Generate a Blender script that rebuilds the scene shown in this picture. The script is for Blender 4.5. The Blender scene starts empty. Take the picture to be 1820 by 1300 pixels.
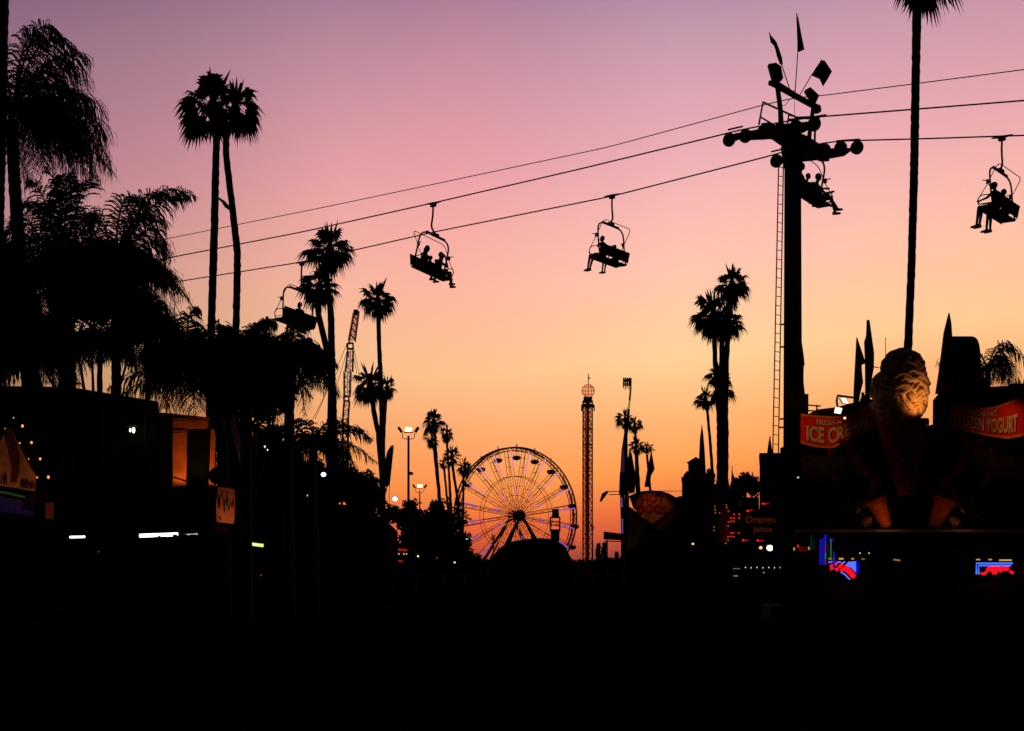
import bpy, bmesh, math, random
from mathutils import Vector, Matrix
R = math.radians
C = bpy.context.scene.collection
scn = bpy.context.scene
F = 3000.0      # focal length in photo pixels (1820 wide)
CZ = 1.7        # eye height
HY = 1010.0     # horizon row

# ------------------------------------------------------------------ camera
cd = bpy.data.cameras.new('camera'); cam = bpy.data.objects.new('camera', cd); C.objects.link(cam)
cam.location = (0, 0, CZ); cam.rotation_euler = (R(90), 0, 0)
cd.sensor_fit = 'HORIZONTAL'; cd.sensor_width = 36.0; cd.lens = 36.0 * F / 1820.0
cd.shift_y = (HY - 650.0) / 1820.0
cd.clip_start = 0.1; cd.clip_end = 6000
scn.camera = cam
scn.view_settings.view_transform = 'Standard'; scn.view_settings.look = 'None'
scn.view_settings.exposure = 0.0; scn.view_settings.gamma = 1.0

# ------------------------------------------------------------------ world: dusk sky
def lin(c):
    return tuple((x / 255.0 / 12.92) if x / 255.0 <= 0.04045 else ((x / 255.0 + 0.055) / 1.055) ** 2.4 for x in c)
w = bpy.data.worlds.new("World"); scn.world = w; w.use_nodes = True
nt = w.node_tree; nt.nodes.clear()
def N(t, **k):
    n = nt.nodes.new(t)
    for a, b in k.items(): setattr(n, a, b)
    return n
def M_(op, a, b=None, clamp=False):
    n = N('ShaderNodeMath', operation=op); n.use_clamp = clamp
    for i, v in enumerate((a, b)):
        if v is None: continue
        if isinstance(v, (int, float)): n.inputs[i].default_value = v
        else: nt.links.new(v, n.inputs[i])
    return n.outputs[0]
tc = N('ShaderNodeTexCoord'); sep = N('ShaderNodeSeparateXYZ'); nt.links.new(tc.outputs['Generated'], sep.inputs[0])
X, Y, Z = sep.outputs
h = M_('SQRT', M_('ADD', M_('MULTIPLY', X, X), M_('MULTIPLY', Y, Y)))
e = M_('DIVIDE', Z, M_('MAXIMUM', h, 0.02))
nz = N('ShaderNodeTexNoise'); nz.inputs['Scale'].default_value = 5.0; nz.inputs['Detail'].default_value = 3.0
nt.links.new(tc.outputs['Generated'], nz.inputs['Vector'])
e2 = M_('ADD', e, M_('MULTIPLY', M_('SUBTRACT', nz.outputs[0], 0.5), 0.028))
azr = M_('ARCTAN2', X, Y)
e2 = M_('SUBTRACT', e2, M_('MULTIPLY', M_('MINIMUM', M_('MAXIMUM', azr, 0.0), 0.3), 0.09))
def ramp(val, stops):
    r = N('ShaderNodeValToRGB'); nt.links.new(val, r.inputs[0])
    r.color_ramp.interpolation = 'LINEAR'
    el = r.color_ramp.elements
    while len(el) > 1: el.remove(el[-1])
    el[0].position = stops[0][0]; el[0].color = (*stops[0][1], 1)
    for p, c in stops[1:]:
        q = el.new(p); q.color = (*c, 1)
    return r.outputs[0]
SK = 1.0 / 1.4
S_ = [(0.0, (150, 62, 58)), (0.012, (176, 76, 58)), (0.027, (208, 90, 57)), (0.053, (236, 108, 60)), (0.103, (254, 153, 78)),
      (0.163, (254, 174, 111)), (0.237, (254, 200, 145)), (0.337, (254, 190, 166)), (0.40, (247, 180, 172)), (0.47, (234, 167, 174)), (0.604, (198, 147, 166)),
      (0.69, (168, 126, 155)), (0.9, (95, 78, 120)), (1.3, (30, 28, 60))]
# the elevation scale: photo rows were read at F=1500 equivalents, so e(F=3000) is half of them
sky = ramp(M_('MULTIPLY', e2, 2 * SK), [(p * SK, lin(c)) for p, c in S_])
az = M_('ADD', M_('DIVIDE', M_('ARCTAN2', X, Y), 2 * math.pi), 0.5)
def azp(rad): return rad / (2 * math.pi) + 0.5
G_ = [(-3.1416, (.004, .004, .008)), (-1.6, (.02, .02, .03)), (-0.55, (.2, .21, .30)), (-0.30, (.50, .50, .57)), (-0.20, (.69, .67, .70)),
      (-0.10, (.94, .90, .89)), (-0.03, (1.0, .91, .91)), (0.03, (1.0, 1.0, 1.0)), (0.10, (1.03, 1.11, 1.10)), (0.30, (1.0, 1.02, 1.0)), (0.6, (.4, .4, .45)), (1.6, (.02, .02, .03)), (3.1416, (.004, .004, .008))]
gain = ramp(az, [(azp(a_), tuple(x * .8 for x in c_)) for a_, c_ in G_])
mx = N('ShaderNodeMix', data_type='RGBA', blend_type='MULTIPLY'); mx.inputs[0].default_value = 1
nt.links.new(sky, mx.inputs[6]); nt.links.new(gain, mx.inputs[7])
bg1 = N('ShaderNodeBackground'); nt.links.new(mx.outputs[2], bg1.inputs[0]); bg1.inputs[1].default_value = 1.25
st = N('ShaderNodeTexSky', sky_type='NISHITA'); st.sun_disc = False; st.sun_elevation = R(-2.0); st.sun_rotation = R(8)
bg2 = N('ShaderNodeBackground'); nt.links.new(st.outputs[0], bg2.inputs[0]); bg2.inputs[1].default_value = 0.01
ad = N('ShaderNodeAddShader'); nt.links.new(bg1.outputs[0], ad.inputs[0]); nt.links.new(bg2.outputs[0], ad.inputs[1])
out = N('ShaderNodeOutputWorld'); nt.links.new(ad.outputs[0], out.inputs[0])
# the last of the sun, level with the horizon behind the fair
sl = bpy.data.lights.new('sun', 'SUN'); sl.energy = 0.05; sl.angle = R(3); sl.color = (1, .5, .25)
so = bpy.data.objects.new('sun', sl); C.objects.link(so)
so.rotation_euler = (R(-89.0), 0, R(-8))

# ------------------------------------------------------------------ helpers
def P(px, py, D): return Vector(((px - 910.0) / F * D, D, CZ + (HY - py) / F * D))
def gy(D): return HY + CZ * F / D
def bez(a, b, c, t): return a * (1 - t) ** 2 + b * 2 * t * (1 - t) + c * t * t

MATS = {}
def mat(name, col, rough=.85, metal=0.0, spec=.2, emit=None, es=1.0, var=.25, scale=4.0):
    if name in MATS: return MATS[name]
    m = bpy.data.materials.new(name); m.use_nodes = True; t = m.node_tree
    b = t.nodes['Principled BSDF']
    b.inputs['Roughness'].default_value = rough; b.inputs['Metallic'].default_value = metal
    b.inputs['Specular IOR Level'].default_value = spec
    n = t.nodes.new('ShaderNodeTexNoise'); n.inputs['Scale'].default_value = scale; n.inputs['Detail'].default_value = 4
    g = t.nodes.new('ShaderNodeTexCoord'); t.links.new(g.outputs['Object'], n.inputs['Vector'])
    r = t.nodes.new('ShaderNodeValToRGB')
    r.color_ramp.elements[0].position = .3; r.color_ramp.elements[1].position = .7
    r.color_ramp.elements[0].color = (*[c * (1 - var) for c in col], 1)
    r.color_ramp.elements[1].color = (*[min(1, c * (1 + var)) for c in col], 1)
    t.links.new(n.outputs[0], r.inputs[0]); t.links.new(r.outputs[0], b.inputs['Base Color'])
    if emit:
        b.inputs['Emission Color'].default_value = (*emit, 1); b.inputs['Emission Strength'].default_value = es
    MATS[name] = m
    return m
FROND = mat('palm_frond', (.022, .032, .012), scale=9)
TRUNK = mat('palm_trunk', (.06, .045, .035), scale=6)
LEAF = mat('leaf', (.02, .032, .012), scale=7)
STEEL = mat('painted_steel', (.05, .05, .055), .75)
STEELR = mat('red_painted_steel', (.22, .03, .02), .6)
CABLE = mat('steel_cable', (.07, .065, .065), .7)
CONC = mat('tower_paint', (.09, .075, .06), .9)
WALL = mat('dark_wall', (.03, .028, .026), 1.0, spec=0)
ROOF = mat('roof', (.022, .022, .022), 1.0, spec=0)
CLOTH = mat('dark_cloth', (.03, .03, .05), .95)
REDCL = mat('red_flag_cloth', (.16, .015, .012), .9)
BLUECL = mat('navy_flag_cloth', (.03, .03, .08), .9)
SKIN = mat('skin', (.25, .15, .1), .8)
SHIRT = mat('shirt_cloth', (.04, .04, .05), .95)
HAIR = mat('hair', (.02, .015, .01), .9)
SHOE = mat('shoe', (.05, .05, .05), .8)
PAD = mat('seat_pad', (.03, .03, .035), .8)
def emis(name, col, s): return mat(name, (.02, .02, .02), emit=col, es=s)
WARM = emis('lamp_warm', (1, .62, .28), 9); SODIUM = emis('lamp_sodium', (1, .55, .2), 12)
COOL = emis('lamp_cool', (.8, .8, 1), 9); FLUO = emis('tube_white', (.93, 1, .97), 3.0)
REDL = emis('bulb_red', (1, .02, .01), .8); ORB = emis('bulb_orange', (1, .22, .05), 2.2)
NB = emis('neon_blue', (.02, .04, 1), 1.6); NB2 = emis('neon_pale_blue', (.06, .16, 1), 1.2); NR = emis('neon_red', (1, .004, .012), 1.3)
NG = emis('neon_green', (.02, .5, .08), .35); NM = emis('neon_magenta', (.5, .02, .25), .35)
YEL = emis('strip_yellow', (.8, .5, .08), .6); LIME = emis('tube_lime', (.85, .95, .3), 1.1)
WHD = emis('bulb_white_dim', (.9, .9, .5), .8)

class MB:
    def __init__(s): s.v = []; s.f = []
    def quad(s, a, b, c, d):
        n = len(s.v); s.v += [a, b, c, d]; s.f.append((n, n + 1, n + 2, n + 3))
    def tri(s, a, b, c):
        n = len(s.v); s.v += [a, b, c]; s.f.append((n, n + 1, n + 2))
    def add(s, vs, fs):
        n = len(s.v); s.v += list(vs); s.f += [tuple(i + n for i in f) for f in fs]
    def box(s, c, hx, hy, hz, rot=None):
        c = Vector(c); vs = []
        for sx in (-1, 1):
            for sy in (-1, 1):
                for sz in (-1, 1):
                    p = Vector((sx * hx, sy * hy, sz * hz))
                    if rot is not None: p = rot @ p
                    vs.append(c + p)
        s.add(vs, [(0, 1, 3, 2), (4, 6, 7, 5), (0, 4, 5, 1), (2, 3, 7, 6), (0, 2, 6, 4), (1, 5, 7, 3)])
        return s
    def tube(s, pts, rad, seg=6, cap=True, square=False):
        pts = [Vector(p) for p in pts]
        if not hasattr(rad, '__len__'): rad = [rad] * len(pts)
        n0 = len(s.v); ref = None
        for i, p in enumerate(pts):
            t = (pts[min(i + 1, len(pts) - 1)] - pts[max(i - 1, 0)])
            if t.length < 1e-9: t = Vector((0, 0, 1))
            t.normalize()
            if ref is None:
                ref = Vector((0, 1, 0)) if abs(t.y) < .9 else Vector((1, 0, 0))
            a = (ref - t * ref.dot(t)).normalized(); b = t.cross(a); ref = a
            for k in range(seg):
                an = 2 * math.pi * (k + (.5 if square else 0)) / seg
                s.v.append(p + (a * math.cos(an) + b * math.sin(an)) * rad[i])
        for i in range(len(pts) - 1):
            for k in range(seg):
                k2 = (k + 1) % seg
                s.f.append((n0 + i * seg + k, n0 + i * seg + k2, n0 + (i + 1) * seg + k2, n0 + (i + 1) * seg + k))
        if cap:
            s.f.append(tuple(n0 + k for k in range(seg))[::-1])
            s.f.append(tuple(n0 + (len(pts) - 1) * seg + k for k in range(seg)))
        return s
    def ball(s, c, r, u=10, vv=6):
        c = Vector(c)
        if not hasattr(r, '__len__'): r = (r, r, r)
        n0 = len(s.v); s.v.append(c + Vector((0, 0, r[2])))
        for i in range(1, vv):
            ph = math.pi * i / vv
            for k in range(u):
                th = 2 * math.pi * k / u
                s.v.append(c + Vector((r[0] * math.sin(ph) * math.cos(th), r[1] * math.sin(ph) * math.sin(th), r[2] * math.cos(ph))))
        s.v.append(c - Vector((0, 0, r[2]))); last = len(s.v) - 1
        for k in range(u): s.f.append((n0, n0 + 1 + k, n0 + 1 + (k + 1) % u))
        for i in range(vv - 2):
            for k in range(u):
                a = n0 + 1 + i * u
                s.f.append((a + k, a + u + k, a + u + (k + 1) % u, a + (k + 1) % u))
        a = n0 + 1 + (vv - 2) * u
        for k in range(u): s.f.append((a + k, last, a + (k + 1) % u))
        return s
    def prism(s, pts, depth):
        """closed outline (world points) extruded by the vector depth"""
        pts = [Vector(p) for p in pts]; n = len(pts); d = Vector(depth); n0 = len(s.v)
        s.v += pts + [p + d for p in pts]
        s.f.append(tuple(range(n0, n0 + n))); s.f.append(tuple(range(n0 + n, n0 + 2 * n))[::-1])
        for i in range(n):
            j = (i + 1) % n; s.f.append((n0 + i, n0 + n + i, n0 + n + j, n0 + j))
        return s
    def wheel(s, c, axis, r, th, seg=16):
        a = Vector(axis).normalized() * th / 2
        return s.tube([Vector(c) - a, Vector(c) + a], r, seg)
    def build(s, name, m, parent=None, smooth=False, loc=None):
        o_ = Vector(loc) if loc is not None else Vector((0, 0, 0))
        if parent is not None and loc is None: o_ = Vector(parent.get('_o', (0, 0, 0)))
        me = bpy.data.meshes.new(name)
        me.from_pydata([tuple(Vector(v) - o_) for v in s.v], [], s.f); me.validate(); me.update()
        if smooth: me.polygons.foreach_set('use_smooth', [True] * len(me.polygons))
        me.materials.append(m)
        o = bpy.data.objects.new(name, me); C.objects.link(o)
        if parent is not None: o.parent = parent; o['_o'] = tuple(o_)
        elif loc is not None: o.location = o_
        return o
def tag(o, label, cat, group=None, kind=None):
    if label: o['label'] = label
    if cat: o['category'] = cat
    if group: o['group'] = group
    if kind: o['kind'] = kind
    return o
def thing(name, loc, label, cat, group=None):
    o = bpy.data.objects.new(name, None); C.objects.link(o); o.location = loc; o['_o'] = tuple(loc)
    o.empty_display_size = .3
    return tag(o, label, cat, group)
def ground_at(px, D):
    p = P(px, HY, D); p.z = 0; return p
def lamp(kind, loc, energy, col, target=None, spot=60, size=.15, name='lamp_light', parent=None):
    l = bpy.data.lights.new(name, kind); l.energy = energy; l.color = col
    if kind == 'SPOT': l.spot_size = R(spot); l.spot_blend = .6; l.shadow_soft_size = size
    if kind == 'POINT': l.shadow_soft_size = size
    o = bpy.data.objects.new(name, l); C.objects.link(o); o.location = loc
    if target is not None: o.rotation_euler = (Vector(target) - Vector(loc)).to_track_quat('-Z', 'Y').to_euler()
    if parent is not None:
        o.parent = parent; o.location = Vector(loc) - Vector(parent.get('_o', (0, 0, 0)))
    return o

# ------------------------------------------------------------------ ground
gm = mat('asphalt', (.03, .028, .027), 1.0, spec=0.0, scale=.8)
gr = MB(); gr.quad(Vector((-900, -60, 0)), Vector((900, -60, 0)), Vector((900, 3500, 0)), Vector((-900, 3500, 0)))
tag(gr.build('ground', gm), None, None, kind='structure')

# ------------------------------------------------------------------ palms
def fan_leaf(mb, base, d, pl, rb, droop, rnd, nb=17, span=120):
    up = Vector((0, 0, 1)); d = d.normalized()
    s = d.cross(up)
    s = s.normalized() if s.length > .05 else Vector((1, 0, 0))
    s = (Matrix.Rotation(rnd.uniform(-.7, .7), 3, d) @ s)
    hub = base + d * pl + Vector((0, 0, -droop * pl * .35))
    mb.tube([base, base + d * pl * .55, hub], [pl * .03, pl * .022, pl * .018], 3, False)
    st_ = R(span * 2) / (nb - 1)
    d2 = (d + Vector((0, 0, -droop * .5))).normalized()
    for k in range(nb):
        ph = -R(span) + k * st_
        L = rb * (.72 + .28 * math.cos(ph)) * rnd.uniform(.85, 1.1)
        dr = d2 * math.cos(ph) + s * math.sin(ph)
        mid = hub + dr * L * .6 + Vector((0, 0, -droop * L * .10))
        tip = hub + dr * L * .95 + Vector((0, 0, -(.18 + droop * .55) * L * rnd.uniform(.7, 1.3)))
        pr = (-d2 * math.sin(ph) + s * math.cos(ph)) * (.60 * L * st_ * .52)
        mb.tri(hub, mid - pr, mid + pr)
        mb.tri(mid - pr, mid + pr, tip)
def trunk_mesh(path, D, rings=True, seed=0, base_r=1.25):
    mb = MB(); rnd = random.Random(seed)
    pts = []; rads = []
    pth = list(path) + ([(path[-1][0], gy(D), path[-1][2] * base_r)] if path[-1][1] < gy(D) - 2 else [])
    for i in range(len(pth) - 1):
        a, b = pth[i], pth[i + 1]
        n = max(2, int(abs(b[1] - a[1]) / rnd.uniform(7, 11)))
        for k in range(n):
            t = k / n
            wv = a[2] + (b[2] - a[2]) * t
            pts.append(P(a[0] + (b[0] - a[0]) * t + rnd.uniform(-.3, .3), a[1] + (b[1] - a[1]) * t, D))
            rads.append(wv * .5 * D / F * (1 + rnd.uniform(.0, .08) if k % 2 else 1 - rnd.uniform(.0, .06)))
    pts.append(P(pth[-1][0], pth[-1][1], D)); rads.append(pth[-1][2] * .5 * D / F)
    mb.tube(pts, rads, 9)
    return mb
def fan_palm(label, cx, cy, r, D, path, n=30, seed=1, low=-.75, extra=(), skirt=8, group='tall fan palms', sx=1.0):
    rnd = random.Random(seed)
    base = P(path[-1][0], HY, D); base.z = 0
    t = thing('palm_tree', base, label, 'palm tree', group)
    trunk_mesh(path, D, seed=seed).build('trunk', TRUNK, t)
    mb = MB(); c = P(cx, cy, D); m = D / F; rr = r * m
    rr *= 1.2
    mb.ball(c - Vector((0, 0, rr * .1)), (rr * .16, rr * .16, rr * .28), 8, 5)
    n = int(n * .8)
    for i in range(n):
        a = i * 2.39996 + rnd.uniform(-.3, .3); z = .95 + (low - .95) * (i + .5) / n + rnd.uniform(-.1, .1)
        z = max(-.95, min(.98, z)); hz = math.sqrt(1 - z * z)
        d = Vector((math.cos(a) * hz * sx, math.sin(a) * hz, z))
        L = rr * rnd.uniform(.70, 1.05) * (1.0 if z > -.4 else .85)
        fan_leaf(mb, c, d, L * .42, L * .60, .25 + .55 * max(0, .6 - z) * .8, rnd)
    for (ex, ey) in extra:      # fronds that stand out of the outline
        d = Vector((ex, rnd.uniform(-.2, .2) * abs(ex), -ey)) * m; L = d.length
        fan_leaf(mb, c, d, L * .50, L * .56, .35, rnd)
    for i in range(5):          # unopened spear leaves
        a = rnd.uniform(0, 6.28); tl = rnd.uniform(.12, .5)
        mb.tube([c, c + Vector((math.cos(a) * tl, math.sin(a) * tl, 1)) * rr * .6, c + Vector((math.cos(a) * tl, math.sin(a) * tl, 1)) * rr * rnd.uniform(.72, .95)], [rr * .03, rr * .04, .004], 4, False)
    for i in range(skirt):      # dead fronds hanging against the trunk
        a = rnd.uniform(0, 6.28)
        d = Vector((math.cos(a) * .35, math.sin(a) * .35, -1))
        fan_leaf(mb, c - Vector((0, 0, rr * .15)), d, rr * .2, rr * rnd.uniform(.35, .6), .2, rnd, 9, 50)
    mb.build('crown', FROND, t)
    return t
def frond(mb, p0, p1, p2, L, rnd, n=46, wd=.045, plume=.5, hang=.55):
    pts = [bez(p0, p1, p2, i / 14) for i in range(15)]
    mb.tube(pts, [.05 - .042 * i / 14 for i in range(15)], 4, False)
    for i in range(n):
        t = .13 + .87 * (i + rnd.random() * .6) / n
        b = bez(p0, p1, p2, t); tg = (bez(p0, p1, p2, min(1, t + .02)) - bez(p0, p1, p2, t - .02)).normalized()
        up = Vector((0, 0, 1)); sd = tg.cross(up)
        sd = sd.normalized() if sd.length > .1 else Vector((1, 0, 0))
        nr = sd.cross(tg)
        Li = L * (math.sin(math.pi * min(1, .18 + t * .80)) ** .6) * rnd.uniform(.75, 1.15)
        for sgn in (-1, 1):
            el = rnd.uniform(-plume, plume + .25)
            o_ = (sd * sgn * math.cos(el) + nr * math.sin(el)) * .85 + tg * rnd.uniform(.35, .65)
            o_.normalize()
            q = b + o_ * Li * .42 + Vector((0, 0, -hang * .10 * Li)); q2 = b + o_ * Li * .72 + Vector((0, 0, -hang * .42 * Li)); r_ = b + o_ * Li * .84 + Vector((0, 0, -hang * Li * .95))
            wv = tg * wd * .5 + up * wd * .12
            mb.quad(b - wv * .6, b + wv * .6, q + wv, q - wv); mb.quad(q - wv, q + wv, q2 + wv * .8, q2 - wv * .8); mb.tri(q2 - wv * .8, q2 + wv * .8, r_)
def feather_palm(label, cx, cy, D, path, fr, nrand=12, rlen=130, L=.6, seed=1, group='feather palms', n=46, wd=.045, hang=.55, name='palm_tree', low=.5):
    rnd = random.Random(seed)
    base = P(path[-1][0], HY, D); base.z = 0
    t = thing(name, base, label, 'palm tree', group)
    trunk_mesh(path, D, seed=seed).build('trunk', TRUNK, t)
    mb = MB(); m = D / F; c = P(cx, cy, D)
    mb.tube([c - Vector((0, 0, .5)), c + Vector((0, 0, .35))], [.17, .07], 7)
    for f_ in fr:
        (bx, by, tx, ty) = f_[:4]; dz = f_[4] if len(f_) > 4 else rnd.uniform(-40, 40)
        p1 = P(bx, by, D) + Vector((0, dz * m * .6, 0)); p2 = P(tx, ty, D) + Vector((0, dz * m, 0))
        frond(mb, c, p1, p2, L, rnd, n, wd, hang=hang)
    for i in range(nrand):
        a = i * 2.39996 + rnd.uniform(-.4, .4); z = rnd.uniform(-.1, .95)
        hz = math.sqrt(1 - z * z * .8); ln = rlen * m * rnd.uniform(.8, 1.1)
        d = Vector((math.cos(a) * hz, math.sin(a) * hz, 0))
        p1 = c + d * ln * .45 + Vector((0, 0, ln * (.15 + .55 * z))); p2 = c + d * ln + Vector((0, 0, ln * (-low + .8 * z)))
        frond(mb, c, p1, p2, L, rnd, n, wd, hang=hang)
    mb.build('crown', FROND, t)
    return t
def leaf_cloud(mb, c, r, n, sz, rnd):
    c = Vector(c)
    for i in range(n):
        while True:
            v = Vector((rnd.uniform(-1, 1), rnd.uniform(-1, 1), rnd.uniform(-1, 1)))
            if .25 < v.length < 1: break
        k = .75 + .25 * math.sin(v.x * 5 + c.x) * math.cos(v.z * 6 + v.y * 3)
        p = c + Vector((v.x * r[0], v.y * r[1], v.z * r[2])) * (k + .2)
        a = Vector((rnd.gauss(0, 1), rnd.gauss(0, 1), rnd.gauss(0, 1))).normalized() * sz * rnd.uniform(.6, 1.3)
        b = a.orthogonal().normalized() * sz * .45
        mb.quad(p - a, p + b, p + a, p - b)
def bush(label, blobs, D, seed=1, sz=.16, dens=1.0, trunk=True, group='trees and shrubs along the midway', name='tree', cat='tree'):
    rnd = random.Random(seed); m = D / F
    bx = sum(b[0] for b in blobs) / len(blobs); base = ground_at(bx, D)
    t = thing(name, base, label, cat, group)
    mb = MB(); core = MB()
    for (x, y, rx, ry) in blobs:
        c = P(x, y, D) + Vector((0, rnd.uniform(-.3, .3) * rx * m, 0))
        nn = int(dens * 260 * max(1, rx * ry / 500.0) * 1.2)
        leaf_cloud(mb, c, (rx * m, rx * m * .8, ry * m), min(nn, 2600), sz, rnd)
        core.ball(c, (rx * m * .72, rx * m * .55, ry * m * .72), 9, 6)
    mb.add(core.v, core.f)
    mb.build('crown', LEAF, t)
    if trunk:
        tb = MB(); x0 = min(blobs, key=lambda b: b[1])
        tb.tube([base, P((bx + x0[0]) / 2, (gy(D) + x0[1]) / 2, D), P(x0[0], x0[1], D)], [.22, .16, .06], 7)
        for (x, y, rx, ry) in blobs[:5]:
            tb.tube([P(bx, (gy(D) + y) / 2 + 10, D), P(x, y, D)], [.09, .03], 5)
        tb.build('trunk', TRUNK, t)
    return t

# ================================================================== CHAIRLIFT
U = Vector((-.756, .655, 0))                     # along the ropes, left and away
NB_ = Vector((.655, .756, 0))                    # across the ropes, right and away
def lerp_tab(tab, x):
    if x <= tab[0][0]: (x0, y0), (x1, y1) = tab[0], tab[1]
    elif x >= tab[-1][0]: (x0, y0), (x1, y1) = tab[-2], tab[-1]
    else:
        for i in range(len(tab) - 1):
            if tab[i][0] <= x <= tab[i + 1][0]: (x0, y0), (x1, y1) = tab[i], tab[i + 1]; break
    return y0 + (y1 - y0) * (x - x0) / (x1 - x0)
def DA(px): return 63.9 / (1 + .866 * (px - 910) / F)
def DB(px): return 67.6 / (1 + .866 * (px - 910) / F)
def DC(px): return 66.0 / (1 + .866 * (px - 910) / F)
TA = [(40, 508), (262, 466), (540, 412), (770, 361), (1030, 301), (1290, 238), (1312, 232), (1370, 221), (1440, 209), (1455, 208), (1620, 195), (1820, 179), (2000, 166)]
TB = [(80, 545), (315, 501), (537, 466), (770, 413), (1088, 349), (1370, 277), (1400, 268), (1450, 257), (1490, 251), (1525, 250), (1640, 247), (1820, 241), (2000, 236)]
TC = [(40, 480), (300, 424), (560, 372), (770, 328), (1080, 262), (1360, 186), (1400, 177), (1424, 173), (1455, 171), (1620, 150), (1820, 124), (2000, 102)]
def smooth_tab(tab, Df, x0, x1, step=18):
    pts = []; x = x0
    while x <= x1:
        y = (lerp_tab(tab, x - 14) + lerp_tab(tab, x) + lerp_tab(tab, x + 14)) / 3
        pts.append(P(x, y, Df(x))); x += step
    return pts
for tab, Df, r_, lb in ((TA, DA, .026, 'upper haul rope of the chairlift carrying the chair of two riders facing right'),
                        (TB, DB, .026, 'lower haul rope of the chairlift carrying the chairs that face left'),
                        (TC, DC, .017, 'thin topmost cable running over the lift tower head')):
    mb = MB(); mb.tube(smooth_tab(tab, Df, 60, 1980), r_, 6)
    tag(mb.build('lift_cable', CABLE, loc=(P(910, lerp_tab(tab, 910), Df(910)))), lb, 'cable', 'chairlift cables')

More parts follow.
